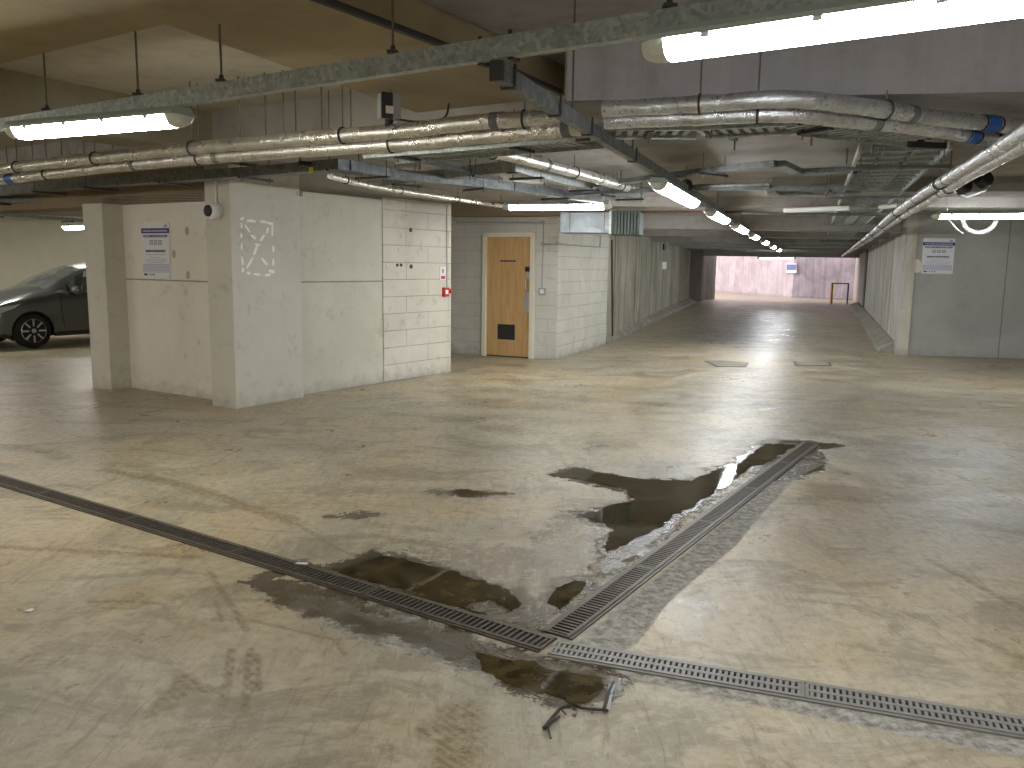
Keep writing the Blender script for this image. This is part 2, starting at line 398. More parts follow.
def build_floor():
    def axis(lo, hi, f0, f1, fine):
        a = list(np.arange(f0, f1, fine)); 
        x = f0; st = fine
        left = []
        while x > lo: st *= 1.35; st = min(st, 1.5); x -= st; left.append(x)
        x = a[-1]; st = fine; right = []
        while x < hi: st *= 1.35; st = min(st, 1.5); x += st; right.append(x)
        return np.array(left[::-1]+a+right)
    xs = axis(-24, 34, -4.4, 3.3, .016); ys = axis(-10, 75, 1.75, 8.1, .016)
    X, Y = np.meshgrid(xs, ys); ny, nx = X.shape
    co = np.stack([X, Y, np.zeros_like(X)], -1).reshape(-1, 3)
    idx = np.arange(nx*ny).reshape(ny, nx)
    q = np.stack([idx[:-1,:-1], idx[:-1,1:], idx[1:,1:], idx[1:,:-1]], -1).reshape(-1, 4)
    me = bpy.data.meshes.new('floor'); me.vertices.add(len(co)); me.vertices.foreach_set('co', co.ravel())
    me.loops.add(q.size); me.loops.foreach_set('vertex_index', q.ravel().astype(np.int32))
    me.polygons.add(len(q)); me.polygons.foreach_set('loop_start', (np.arange(len(q))*4).astype(np.int32))
    me.update(calc_edges=True)
    fx, fy = X.ravel(), Y.ravel()
    def soft(polys, w):
        v = np.zeros(fx.shape)
        for p in polys: v = np.maximum(v, np.clip(.5 + sd_poly(fx, fy, p)/(2*w), 0, 1))
        return v
    wet = soft(WET, .15); film = soft(FILM, .30); mor = soft(MORTAR, .06)
    dirt = np.zeros(fx.shape)
    for w, pts in strokes():
        dirt = np.maximum(dirt, np.clip(1.05 - sd_line(fx, fy, pts)/(w*1.6), 0, 1))
    # traffic grime along the corridor, wide and ragged
    cor = soft([[tuple((K0+dB*.3).xy), tuple((K1+dB*1).xy), tuple((R1-dB*.8).xy), tuple((R0-dB*1.2).xy)]], 1.6)
    cor = np.maximum(cor, .62*soft([px((330,420),(480,392),(620,372),(900,372),(1000,400),(960,470),(700,470),(420,480))], 1.2))  # mid floor darkened in colour to hold down the door lamp's light
    att = me.color_attributes.new('stain', 'FLOAT_COLOR', 'POINT')
    att.data.foreach_set('color', np.stack([wet, film, dirt, mor], -1).ravel().astype(np.float32))
    at2 = me.attributes.new('grime_dim', 'FLOAT', 'POINT'); at2.data.foreach_set('value', cor.astype(np.float32))
    t = NT('garage_floor'); v = t.coord()
    big = t.noise(v, .45, 8, .65, .5); mid = t.noise(v, 2.1, 12, .74, .5); fine = t.noise(v, 16, 10, .78); swirl = t.noise(t.coord(scale=(1, 1.7, 1)), 1.3, 12, .76, .7)
    c = t.mix(t.ramp(big, [(.42, 0), (.58, 1)]), (.400,.315,.185), (.315,.290,.225))
    c = t.mix(t.ramp(mid, [(.45, 0), (.60, .75)]), c, (.47,.41,.30))
    c = t.mix(t.ramp(swirl, [(.50, 0), (.57, .6)]), c, (.185,.158,.10))
    c = t.mix(t.ramp(fine, [(.47, 0), (.66, .55)]), c, (.19,.155,.10))
    scr = t.noise(t.coord(scale=(9, 1.2, 1), loc=(3,1,0)), 1.6, 12, .8, 1.5)
    c = t.mix(t.ramp(scr, [(.54, 0), (.60, .45)]), c, (.145,.12,.08))
    c = t.mix(t.ramp(scr, [(.36, .55), (.43, 0)]), c, (.52,.46,.35))
    sp = t.noise(v, 45, 3, .6); c = t.mix(t.ramp(sp, [(.70, 0), (.74, .8)]), c, (.06,.05,.04))
    a = t.node('ShaderNodeAttribute', attribute_name='stain'); sc = t.node('ShaderNodeSeparateColor'); t.l.new(a.outputs['Color'], sc.inputs[0])
    g = t.node('ShaderNodeAttribute', attribute_name='grime_dim')
    edge = t.noise(v, 6, 12, .82, .4); e2 = t.noise(v, 22, 6, .7)
    def ragged(s, amp, lo, hi): 
        return t.ramp(t.math('ADD', s, t.math('MULTIPLY', t.math('SUBTRACT', edge, .5), amp)), [(lo, 0), (hi, 1)])
    gm = t.math('MULTIPLY', t.math('ADD', g.outputs['Fac'], t.math('MULTIPLY', t.math('SUBTRACT', swirl, .5), 1.2)), g.outputs['Fac'], True)
    c = t.mix(t.math('MULTIPLY', gm, .95), c, (.062,.064,.05))
    wv = t.node('ShaderNodeTexWave', wave_type='BANDS', bands_direction='DIAGONAL'); t.l.new(v, wv.inputs['Vector']); wv.inputs['Scale'].default_value = 14; wv.inputs['Distortion'].default_value = 1.5
    dm = t.math('MULTIPLY', ragged(sc.outputs[2], 1.1, .30, .75), t.ramp(e2, [(.40, .2), (.55, 1)])); dm = t.math('MULTIPLY', dm, t.ramp(wv.outputs['Fac'], [(.3, .7), (.6, 1)]))
    c = t.mix(t.math('MULTIPLY', dm, .9), c, (.165,.12,.05))
    mm = ragged(a.outputs['Alpha'], .7, .45, .6); c = t.mix(t.math('MULTIPLY', mm, .85), c, t.mix(t.ramp(e2, [(.4, 0), (.6, 1)]), (.12,.11,.09), (.36,.345,.31)))
    fm = ragged(sc.outputs[1], 1.9, .50, .60); c = t.mix(t.math('MULTIPLY', t.math('MULTIPLY', fm, t.ramp(scr, [(.40, .15), (.56, 1)])), .6), c, (.13,.115,.085))
    wm = ragged(sc.outputs[0], 1.7, .41, .50); c = t.mix(t.math('MULTIPLY', wm, .93), c, t.mix(e2, (.016,.011,.003), (.075,.052,.016)))
    t.base(c)
    r = t.ramp(t.math('ADD', t.math('MULTIPLY', mid, .6), t.math('MULTIPLY', fine, .4)), [(.38, .22), (.60, .55)])
    r = t.mix(mm, r, (.75,.75,.75)); r = t.mix(fm, r, t.ramp(fine, [(.42, .06), (.56, .32)])); r = t.mix(wm, r, t.ramp(mid, [(.42, .08), (.58, .34)]))
    bw = t.node('ShaderNodeRGBToBW'); t.l.new(r, bw.inputs[0]); t.rough(bw.outputs[0])
    hh = t.math('ADD', t.math('MULTIPLY', fine, .5), t.math('MULTIPLY', mid, .8)); dry = t.math('SUBTRACT', t.math('ADD', 1.0, t.math('MULTIPLY', fm, 1.2)), t.math('MULTIPLY', wm, .85))
    hh = t.math('ADD', t.math('MULTIPLY', hh, dry), t.math('MULTIPLY', t.math('MULTIPLY', e2, mm), 1.4)); t.bump(hh, .4, .014)
    me.materials.append(t.m)
    o = bpy.data.objects.new('floor', me); COL.objects.link(o); o['kind'] = 'structure'
build_floor()

# ------------------------------------------------------------------ ceiling
LPL = lambda s: WL + dL*s                     # along the plane of the sign wall (s grows to the right)
ECO = P2C - dR*.05
ZS = 3.0; ZL = 2.58
struct('ceiling', MB().prism([(-24,-10),(34,-10),(34,40.5),(-24,40.5)], ZS, ZS+.3), M['slab'])
Fa = P2C + Vector((-.15,-.25,0)); Fb = Fa + dL*4.0
near = [Fb.xy + Vector((.1,-.1)), Vector((.30,5.35)), Vector((12,3.3)), Vector((34,-.5)), Vector((34,41)), Vector((-24,41)), Vector((-24,22.6)), (LPL(-6)+dR*.15).xy, Fa.xy+dR.xy*.2]
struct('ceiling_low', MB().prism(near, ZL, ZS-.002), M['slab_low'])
# shallow brown drop panels of the near bay
def pz(z, *pts): return [at(x, y, z).xy for x, y in pts]
a0 = at(165,24,2.78).xy; a1 = at(0,64,2.78).xy; cfar = at(310,75,2.78).xy; dc = (cfar-a0).normalized()
cend = a0 + dc*3.1
cR0 = at(323,0,2.78).xy; cR1 = at(560,93,2.78).xy; dcr = (cR1-cR0).normalized()
al = a0 + (a1-a0).normalized()*9
poly = [a0, al, al - dc*9, cR0 - dcr*8, cR0, cR1, cR1+dcr*.9, cend]
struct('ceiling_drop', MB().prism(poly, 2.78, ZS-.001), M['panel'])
# dark bay right of the drop panel
poly = [cR0 - dcr*8, cR0+Vector((.02,0)), cR1+Vector((.02,0)), cR1+dcr*.5, Vector((12,3.31)), Vector((16,-9)), ]
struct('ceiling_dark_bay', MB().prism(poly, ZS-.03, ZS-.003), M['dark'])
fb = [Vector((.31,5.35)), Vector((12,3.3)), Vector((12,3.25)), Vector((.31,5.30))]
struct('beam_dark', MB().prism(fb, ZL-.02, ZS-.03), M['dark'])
# edge beam along the pillar line, towards camera left, and beam over the bay
def beam(name, p, q, w, z0, z1, mat, side=1):
    p = Vector(p).xy; q = Vector(q).xy; d = (q-p).normalized(); n = Vector((-d.y, d.x))*side*w
    return struct(name, MB().prism([p, q, q+n, p+n], z0, z1), mat)
E0 = at(0,68,ZS); E1 = at(140,97,ZS); dE = (E1-E0).normalized()
beam('beam_edge', E0 - dE*9, E1 + dE*.9, .5, 2.62, ZS+.01, M['beam'], 1)
beam('beam_over_bay', Fa - dL*.25, Fb, .4, 2.56, ZS+.012, M['beamg'], 1)
# beam over the sign wall, running on over the car aisle
beam('beam_sign_wall', LPL(-9) - perp_away(WL, P2L)*.0, P2J+(P2L-P2J), .45, 2.205, ZS, M['bandb'], 1)
beam('beam_front_wall', W0 - dR*.4, W1, .4, 2.37, ZS, M['beamg'], 1)
# transverse beams of the corridor
for i, D in enumerate((16.6, 20.4, 24.5, 28.6, 32.6, 36.4, 39.9)):
    p = K0 + dCor*((D-K0.y)/dCor.y); q = R0 + dCorR*((D-R0.y)/dCorR.y)
    beam('beam_corridor', p - dB*.6, q + dB*.6 + Vector((0,-.15*i*0,0)), .45, 2.32 if i < 6 else 2.16, ZL+.01, M['beamg'], 1)
beam('beam_right_bay', Vector((2.9,9.6)), Vector((12,8.0)), .45, 2.42, ZL+.01, M['slab_low'], 1)
beam('beam_cross_bay', Vector((.9,12.6)), Vector((13,10.6)), .5, 2.44, ZL+.01, M['slab_low'], 1)
beam('beam_door_bay', DC - dB*3.5 + Vector((0,-.35,0)), DC+Vector((.9,-.35,0)), .4, 2.36, ZL+.01, M['bandb'], 1)

# ------------------------------------------------------------------ pillar building, left
wall('wall_sign', WL - dL*.4, P2L + dL*.6, 0, 2.3, M['w_l'], .25)
nL = perp_away(WL, P2L)
def pillar(name, pts, z1, mat):
    return struct(name, MB().prism(pts, 0, z1), mat)
pillar('pillar_left', [P1A, P1B, WL + nL*.1, P1A + (WL-P1B) + nL*.1], 2.21, M['w_p'])
pillar('pillar_front', [P2L+nL*.05, P2J, P2C, P2R, P2R+nL*.3, P2L+nL*.3+dL*.1], 2.55, M['w_p'])
wall('wall_front', W0 - dR*.15, W1, 0, 2.40, M['w_r'], .25)
wf = wall('wall_front_block', WJ, W1 + dR*.0, 0, 2.405, M['w_blk'], .27, off=.012)
wall('wall_building_back', W1 + Vector((.0,.02,0)), W1 + Vector((-1.2,3.2,0)), 0, 2.6, M['w_door'], .2, off=.24)
wall('wall_left_return', P1A + nL*.3, P1A + nL*6 + dL*.5, 0, 2.6, M['w_l'], .2)
# door wall and the skewed block wall
dD = (DR-DL).normalized()
for nm, p, q in (('wall_door_left', DL - dD*2.6, DL), ('wall_door_right', DR, DC)):
    wall(nm, p, q, 0, 2.6, M['w_door'], .2)
wall('wall_above_door', DL, DR, 2.07, 2.6, M['w_door'], .2)
wall('wall_block', DC, B1, 0, 2.6, M['w_blk2'], .2)
# corridor
KO = -dB*.34
wall('wall_corridor_left', B1 + KO*.2, K1 + KO + dCor*0, 0, 2.6, M['w_cor'], .2)
RO = dB*.42
wall('wall_corridor_right', RW, R1 + RO*.9, 0, 2.6, M['w_corr'], .2)
wall('wall_sign_right', RW, RW + dB*9.5, 0, 2.6, M['w_sign'], .25)
# splayed kerbs
def kerb(name, p, q, out, h, mat):
    mb = MB(); n = int((q-p).length/1.5); d = (q-p)/n
    for i in range(n):
        a = p + d*i + d*.012; b = p + d*(i+1) - d*.012; j = random.uniform(-.02, .02)
        a = a + out*j; b = b + out*j
        prof = [(0,0), (.06,h*.45), (.62,h), (1.05,h), (1.05,0)]
        k = len(mb.v)
        for P in (a, b):
            for s, z in prof: mb.v.append((P.x+out.x*s, P.y+out.y*s, z))
        for m_ in range(5):
            m2 = (m_+1) % 5; mb.f.append([k+m_, k+5+m_, k+5+m2, k+m2]); mb.uv.append(None)
        mb.f.append([k+i_ for i_ in range(5)]); mb.uv.append(None); mb.f.append([k+5+i_ for i_ in range(4,-1,-1)]); mb.uv.append(None)
    return struct(name, mb, mat)
M['kerb'] = concrete('kerb_concrete', (.20,.185,.14), (.34,.32,.26), stain_amt=.8, scale=3)
kerb('kerb_left', K0, K1, KO, .20, M['kerb'])
kerb('kerb_right', R0, R1, RO, .20, M['kerb'])
# the end of the corridor
wall('wall_end_recess', K1 + KO, K1 + KO + Vector((.9,1.6,0)), 0, 2.6, M['w_shade'], .3)
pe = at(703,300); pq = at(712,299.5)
pillar('pillar_end_left', [pe, pq, pq+Vector((.3,.7,0)), pe+Vector((.3,.7,0))], 2.6, M['w_shade'])
wall('wall_end_left', K1 + KO + Vector((.9,1.6,0)), pe + Vector((.2,.4,0)), 0, 2.6, M['w_shade'], .2)
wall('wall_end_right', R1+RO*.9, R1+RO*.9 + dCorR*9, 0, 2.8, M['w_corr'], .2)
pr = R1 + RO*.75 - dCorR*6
pillar('pillar_end_right', [pr, pr+RO*.5, pr+RO*.5+dCorR*1.0, pr+dCorR*1.0], 2.6, M['w_shade'])
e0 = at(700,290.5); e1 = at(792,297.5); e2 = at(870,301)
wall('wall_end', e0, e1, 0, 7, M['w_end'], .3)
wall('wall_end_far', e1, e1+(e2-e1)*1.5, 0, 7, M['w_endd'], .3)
# enclosing walls of the level
wall('wall_far_left', Vector((-17,15,0)), Vector((-4,25.5,0)), 0, 2.62, M['w_far'], .3)
wall('wall_left', Vector((-17,-6,0)), Vector((-17,16,0)), 0, 3.05, M['w_far'], .3)
wall('wall_back', Vector((-17,-6,0)), Vector((16,-6,0)), 0, 3.05, M['w_far'], .3)
wall('wall_right', Vector((16,-6,0)), Vector((16,15,0)), 0, 3.05, M['w_far'], .3)

# ------------------------------------------------------------------ painted crossed box on the front pillar
mb = MB(); pn = -perp_away(P2C, P2R)
def onp(x, y, o=.004): return onv(x, y, P2C, P2R, o)
def z2(x, y): return (200+x*100/768., 190+y*100/768.)
dash = [((310,225),(335,215),13),((362,235),(425,240),15),((462,240),(510,248),14),((515,250),(560,262),14),((318,255),(320,290),9),((318,335),(318,365),11),((320,410),(320,455),9),((323,515),(330,575),11),
        ((330,600),(330,630),13),((360,632),(385,642),15),((415,645),(460,650),13),((500,655),(540,650),15),((530,620),(570,630),17),((555,270),(556,350),10),((562,430),(564,475),10),((562,530),(563,580),10),
        ((345,270),(385,325),9),((395,345),(425,375),14),((525,290),(512,330),13),((495,345),(465,390),13),((425,415),(460,425),12),((440,425),(415,495),13),((405,520),(360,600),12),((475,525),(515,575),13)]
for a, b, w in dash:
    A = Vector(z2(*a)); B = Vector(z2(*b)); d = (B-A).normalized(); n = Vector((-d.y, d.x))*w*.78*100/768
    d *= .6; pts = [A-n*.7, A-d, A+n*.7, (A+B)/2+n*1.05, B+n*.8, B+d, B-n*.8, (A+B)/2-n*1.05]
    mb.quad([onp(p.x, p.y) for p in pts])
mk = obj('painted_marking', mb, M['paint'], bpy.data.objects['pillar_front']); mk['label'] = 'dashed white painted rectangle with a cross'

# ------------------------------------------------------------------ lamps
def lamp_set(length, mat):
    r = thing('tube_light', '', 'light', group=None)
    L = length/2; obj('lamp_base', MB().extrude_profile([(-.055,0),(.055,0),(.07,-.025),(.088,-.028),(.088,-.046),(.078,-.041),(-.078,-.041),(-.088,-.046),(-.088,-.028),(-.07,-.025)], (-L+.03,0,0), (L-.03,0,0)), M['lbody'], r)
    prof = [(-.078,-.040),(.078,-.040),(.070,-.062),(.050,-.093),(.02,-.106),(-.02,-.106),(-.050,-.093),(-.070,-.062)]
    obj('diffuser', MB().extrude_profile(prof, (-L+.1,0,0), (L-.1,0,0)), mat, r)
    for s in (-1, 1):
        mb = MB(); k = len(prof); n = 0
        rings = [(.1, 1.0), (.045, .93), (.012, .75), (0, .45)]
        for i, (dx, sc) in enumerate(rings):
            for a, b in prof: mb.v.append((s*(L-dx), a*sc, -.06+(b+.06)*sc))
        for i in range(3):
            for j in range(k):
                mb.f.append([i*k+j, i*k+(j+1)%k, (i+1)*k+(j+1)%k, (i+1)*k+j]); mb.uv.append(None)
        mb.f.append([3*k+j for j in range(k)]); mb.uv.append(None)
        obj('end_cap', mb, M['capm'], r)
    for cx in (-.62, -.2, .2, .62):
        for s in (-1, 1): obj('clip', MB().box((cx*L*1.1, s*.078, -.045), (.03,.012,.03)), M['capm'], r)
    return r
def place(r, p, q, label, group=None):
    p, q = Vector(p), Vector(q); d = q-p; r.location = (p+q)/2
    r.rotation_euler = (0, -math.atan2(d.z, d.xy.length), math.atan2(d.y, d.x)); r['label'] = label
    if group: r['group'] = group
ZT = 2.40
L1a, L1b = at(12,132,ZT-.055), at(188,117,ZT-.055)
l1 = lamp_set((L1b-L1a).length, M['lampw']); up = Vector((0,0,.055)); place(l1, L1a+up, L1b+up, 'lit tube light under the steel trunking, above the sign wall')
tA, tB = at(183.6,105.5,ZT), at(636,39,ZT); dT = (tB-tA).normalized()
L2a = at(645,50,ZT-.055)
l2 = lamp_set(1.62, M['lampc']); place(l2, L2a+up, L2a+dT*1.62+up, 'largest lit tube light, under the trunking at the top right corner')
bA = at(497,60,ZT); bA.z = 2.318; bB = at(746,228.5,2.318)
dBr = (bB-bA).normalized()
def br(D): return bA + dBr*((D-bA.y)/dBr.y)
names = ['lit tube light nearest on the trunking running into the corridor', 'second lit tube light along the corridor trunking', 'third lit tube light along the corridor trunking',
         'fourth lit tube light along the corridor trunking', 'fifth lit tube light along the corridor trunking', 'sixth small tube light deep in the corridor', 'seventh tube light, last before the corridor end']
def br_at(x):
    lo, hi = 3.5, 60.0
    for _ in range(50):
        mid = (lo+hi)/2; v = br(mid)-Vector((0,0,HC)); xx = 512+F*v.dot(_r)/v.dot(_f)
        if xx < x: lo = mid
        else: hi = mid
    return (lo+hi)/2
for i, (xa, xb) in enumerate(((657,694),(710,726),(735,745),(751.5,757.5),(763,767),(771.5,774),(777.5,779.5))):
    Da, Db = br_at(xa), br_at(xb)
    if i > 2: Db = Da+1.55
    l = lamp_set((br(Db)-br(Da)).length, M['lampc']); place(l, br(Da)+Vector((0,0,-.01)), br(Db)+Vector((0,0,-.01)), names[i], 'tube lights along the corridor')
def px_lamp(x0, y0, x1, y1, z0, z1, mat, label, stretch=1.0):
    p = at(x0, y0, z0-.06); q = at(x1, y1, z1-.06); l = lamp_set((q-p).length, mat); place(l, p+Vector((0,0,.06)), q+Vector((0,0,.06)), label); return l
DL3 = 11.2
p = atD(503,206,DL3); q = atD(612,205,DL3-.4); l = lamp_set((q-p).length, M['lampw']); place(l, p+Vector((0,0,.05)), q+Vector((0,0,.05)), 'lit tube light hanging in front of the wooden door')
p = atD(931,215,11.2); q = atD(1052,214,10.9); l = lamp_set((q-p).length, M['lampc']); place(l, p+Vector((0,0,.05)), q+Vector((0,0,.05)), 'lit tube light in front of the wall with the right sign')
p = atD(63,227,17.0); q = atD(112,226,16.2); l = lamp_set((q-p).length, M['lampw']); place(l, p+Vector((0,0,.05)), q+Vector((0,0,.05)), 'lit tube light above the parked car')
p = atD(757,257.3,35); q = atD(796,257.3,34.6); l = lamp_set((q-p).length, M['lampc']); place(l, p+Vector((0,0,.03)), q+Vector((0,0,.03)), 'lit tube light across the corridor end')
LOWL = ((6.6,4.6),(10.2,9.5),(-9.5,14.5),(-12.5,13.0),(-6.8,17.5))
# unseen fittings: those behind implied by the bright floor, left ones added for light
for i, (x, y, a, mt) in enumerate(((-2.6,-2.2,2.56,'lampw'),(2.2,-1.6,2.56,'lampw'),(5.2,-.6,2.56,'lampc'),(-9.5,3.6,2.56,'lampw'),(-6.9,5.4,2.56,'lampw'),(6.6,4.6,2.95,'lampc'),(10.2,9.5,2.95,'lampc'),(-9.0,8.0,2.56,'lampw'),(-9.5,14.5,.55,'lampw'),(-12.5,13.0,.55,'lampw'),(-6.8,17.5,.55,'lampw'),(1.2,-4.6,2.56,'lampw'))):
    l = lamp_set(1.55, M[mt]); z = ZL-.12 if (x, y) in LOWL else 2.45
    l.location = (x, y, z); l.rotation_euler = (0,0,a); l['label'] = 'lit tube light added on the ceiling out of view'; l['group'] = 'tube lights added out of view'
    for s in (-.5, .5):
        d = Vector((math.cos(a), math.sin(a), 0))*s; top = ZL if z < 2.46 and z > 2.455 else ZS
        o = obj('hanger_rod', MB().tube([Vector((x,y,z))+d, Vector((x,y,(ZL if (x, y) in LOWL else ZS)))+d], .005, 6), M['rod'], l)

# ------------------------------------------------------------------ steel trunking that carries the lamps
def rods(parent, pts, ztop, r=.006, mat='rod'):
    for p, zt in pts:
        obj('hanger_rod', MB().tube([p, Vector((p[0], p[1], zt))], r, 6), M[mat], parent)
def trunk_prof(w, h): return [(-w/2,0),(w/2,0),(w/2,h),(w/2-.008,h),(w/2-.008,.008),(-w/2+.008,.008),(-w/2+.008,h),(-w/2,h)]
def trunking(p, q, w, h, mat, label, name='lighting_trunking', cat='trunking'):
    r = thing(name, label, cat, p); obj('channel', MB().extrude_profile(trunk_prof(w, h), p, q), M[mat], r); return r
def clipm(parent, p, d, w, h):
    s = d.cross(Vector((0,0,1))).normalized(); mb = MB()
    mb.bar(p - s*(w/2+.006) + Vector((0,0,-.006)), p + s*(w/2+.006) + Vector((0,0,-.006)), .022, .008)
    for k in (-1, 1): mb.bar(p + s*k*(w/2+.006), p + s*k*(w/2+.006) + Vector((0,0,h+.02)), .008, .016, up=d)
    obj('coupling', mb, M['dkmetal'], parent)
T0 = tA - dT*4.2; T1 = tB + dT*3.2
mt = trunking(T0, T1, .05, .085, 'galv', 'long galvanised steel lighting trunking crossing above the drain')
for x in (.0, ): pass
for xx, yy in ((484,64),(514,58)): clipm(mt, at(xx, yy, ZT), dT, .05, .085)
hp = []
for xx, yy in ((52,126),(223,100),(394,75),(668,34),(139,112)):
    P = at(xx, yy, ZT); s = (P-tA).dot(dT); P = tA + dT*s + Vector((0,0,.085)); hp.append((P, ZS))
rods(mt, hp, ZS)
for P, _ in hp: obj('rod_washer', MB().box(P+Vector((0,0,.012)), (.05,.05,.012)).tube([P+Vector((0,0,.015)), P+Vector((0,0,.04))], .012, 6), M['dkmetal'], mt)
bt = trunking(bA, br(31.8), .05, .075, 'galvd', 'galvanised steel trunking with lamps running off into the corridor')
obj('end_plate', MB().box(bA+Vector((0,0,.038)), (.06,.02,.08), rot=math.atan2(-dBr.x, dBr.y)), M['dkmetal'], bt)
for D in (3.75, 4.4, 5.0, 6.2): clipm(bt, br(D), dBr, .05, .075)
rods(bt, [(br(D)+Vector((0,0,.07)), ZS if D < 5 else ZL) for D in (4.7, 5.9, 6.2, 8.7, 11.4, 15.2, 19, 23, 27)], ZL)
# small black sensor on the branch trunking
p = br(8.75) + Vector((.0,0,.0)); sn = thing('lighting_sensor', 'small black sensor on the corridor trunking behind the first tube light', 'sensor', p)
obj('body', MB().lathe([(.0,0),(.05,.005),(.06,.05),(.05,.1),(.02,.12)], p+Vector((0,0,.02))), M['black'], sn, True)
obj('lens', MB().lathe([(.0,-.03),(.03,-.02),(.035,0)], p+Vector((0,0,.02))), M['chrome'], sn, True)

# ------------------------------------------------------------------ pipes
def smooth_path(pts, n=8):
    pts = [Vector(p) for p in pts]; P = [pts[0]*2-pts[1]]+pts+[pts[-1]*2-pts[-2]]; out = []
    for i in range(1, len(P)-2):
        for k in range(n):
            t = k/n; a, b, c, d = P[i-1], P[i], P[i+1], P[i+2]
            out.append(.5*((2*b)+(-a+c)*t+(2*a-5*b+4*c-d)*t*t+(-a+3*b-3*c+d)*t**3))
    out.append(pts[-1]); return out
def along(path, s):
    for a, b in zip(path, path[1:]):
        L = (b-a).length
        if s <= L: return a.lerp(b, s/L), (b-a).normalized()
        s -= L
    return path[-1], (path[-1]-path[-2]).normalized()
def insulated(path, r, mat, label, ztop=ZL, bands=1.1, hang=1.4, name='insulated_pipe', tape='galvd', cat='pipe', rodtop=None):
    root = thing(name, label, cat, path[0]); mb = MB()
    N = len(path); rr = [r*(1+.035*math.sin(i*1.7)) for i in range(N)]
    obj('insulation', mb.tube(path, rr, 16), M[mat], root, True)
    tot = sum((b-a).length for a, b in zip(path, path[1:])); s = bands*.5
    while s < tot:
        p, d = along(path, s); obj('foil_tape', MB().tube([p-d*.03, p+d*.03], r*1.06, 16), M['foil' if random.random() < .7 else tape], root, True); s += bands*random.uniform(.7, 1.3)
    s = hang*.4
    while hang and s < tot:
        p, d = along(path, s); zt = rodtop(p) if rodtop else ztop
        ring = [p + (d.cross(Vector((0,0,1))).normalized()*math.cos(t)+Vector((0,0,1))*math.sin(t))*r*1.08 for t in [k*math.pi/10 for k in range(20)]]
        obj('pipe_clamp', MB().tube(ring, .007, 6, closed=True), M['dkmetal'], root)
        if zt > p.z + r + .03: obj('hanger_rod', MB().tube([p+Vector((0,0,r)), Vector((p.x, p.y, zt))], .005, 6), M['rod'], root)
        s += hang*random.uniform(.8, 1.2)
    return root
ZP = 2.47
rt = lambda p: ZS if p.y < 5.3-.18*p.x and p.x > 0 or p.x < -.0 and (p.xy-Fa.xy).dot(perp_away(Fa, Fb).xy) < 0 else ZL
up1 = smooth_path([at(-60,176,ZP), at(0,169,ZP), at(150,152.5,ZP), at(280,140.5,ZP), at(400,131,ZP), at(480,122,ZP), at(572,117,ZP)])
insulated(up1, .052, 'foil', 'upper foil-wrapped pipe crossing above the pillars, left of the branch trunking', rodtop=rt)
lo1 = smooth_path([at(-60,190,ZP-.07), at(0,180,ZP-.07), at(150,163,ZP-.07), at(280,152,ZP-.07), at(400,144,ZP-.07), at(480,136.5,ZP-.07), at(585,127,ZP-.07)])
insulated(lo1, .052, 'foil', 'lower foil-wrapped pipe beside its twin, left of the branch trunking', hang=2.4, rodtop=rt)
up2 = smooth_path([at(603,109,ZP), at(700,104,ZP), at(785,99,ZP), at(850,105,ZP), at(940,118,ZP), at(1060,132,ZP), at(1330,168,ZP)])
insulated(up2, .048, 'foild', 'upper foil-wrapped pipe from the branch trunking to the right edge', rodtop=rt)
lo2 = smooth_path([at(605,121,ZP-.05), at(700,117,ZP-.05), at(785,114,ZP-.05), at(850,120,ZP-.05), at(940,130,ZP-.05), at(1060,150,ZP-.05), at(1330,186,ZP-.05)])
insulated(lo2, .048, 'foild', 'lower foil-wrapped pipe from the branch trunking to the right edge', hang=2.2, rodtop=rt)
for path, s, lb in ((up2, 990, 'a'), (lo2, 970, 'b')):
    # blue marker tapes near the right edge
    best = None
    for i in range(200):
        p, d = along(path, i*.02)
        v = p - Vector((0,0,HC)); xx = 512+F*v.dot(_r)/v.dot(_f)
        if best is None or abs(xx-s) < best[0]: best = (abs(xx-s), p, d)
    _, p, d = best
    root = [o for o in bpy.data.objects if o.type == 'EMPTY' and o.get('label', '').startswith('upper foil-wrapped pipe from' if lb == 'a' else 'lower foil-wrapped pipe from')][0]
    obj('blue_marker_band', MB().tube([p-d*.05, p+d*.05], .052, 16), M['blue'], root, True, label='blue marker band')
    for k in (-1, 1): obj('black_marker_band', MB().tube([p+d*k*.07-d*.006, p+d*k*.07+d*.006], .0515, 16), M['black'], root, True)
# blue band far left
# pipe pair down the right side of the corridor
dpr = dCorR
for k, (off, r, lb) in enumerate(((0, .047, 'left'), (.17, .045, 'right'))):
    zz = 2.30 - k*.03
    st = at(1064,106+k*16,zz)
    pts = [st+(st-at(1018,136+k*12,zz)).normalized()*5, st, at(1018,136+k*12, zz), at(965,168+k*10,zz), at(918,197+k*10,zz), at(888,219+k*7,zz-.0), at(866,238+k*4,2.28), at(842,256.0,2.22)]
    insulated(smooth_path(pts, 6), r*(1 if k else 1), 'foilr', ('left' if k == 0 else 'right') + ' pipe of the foil-wrapped pair running down the right side of the corridor', hang=3.4, ztop=ZL, bands=1.6)
# diagonal foil pipe over the door bay
pts = [at(452,143,2.42), at(520,158,2.42), at(580,174,2.42), at(634,189,2.42)]
insulated(smooth_path(pts), .05, 'foil', 'short foil-wrapped pipe slanting below the ceiling towards the duct', hang=1.3, ztop=ZL)
pts = [at(330,176,2.34), at(370,186,2.36), at(440,197,2.36), at(515,208,2.36)]
insulated(smooth_path(pts), .028, 'foil', 'thin foil-wrapped pipe along the top of the front wall', hang=1.2, ztop=2.5)
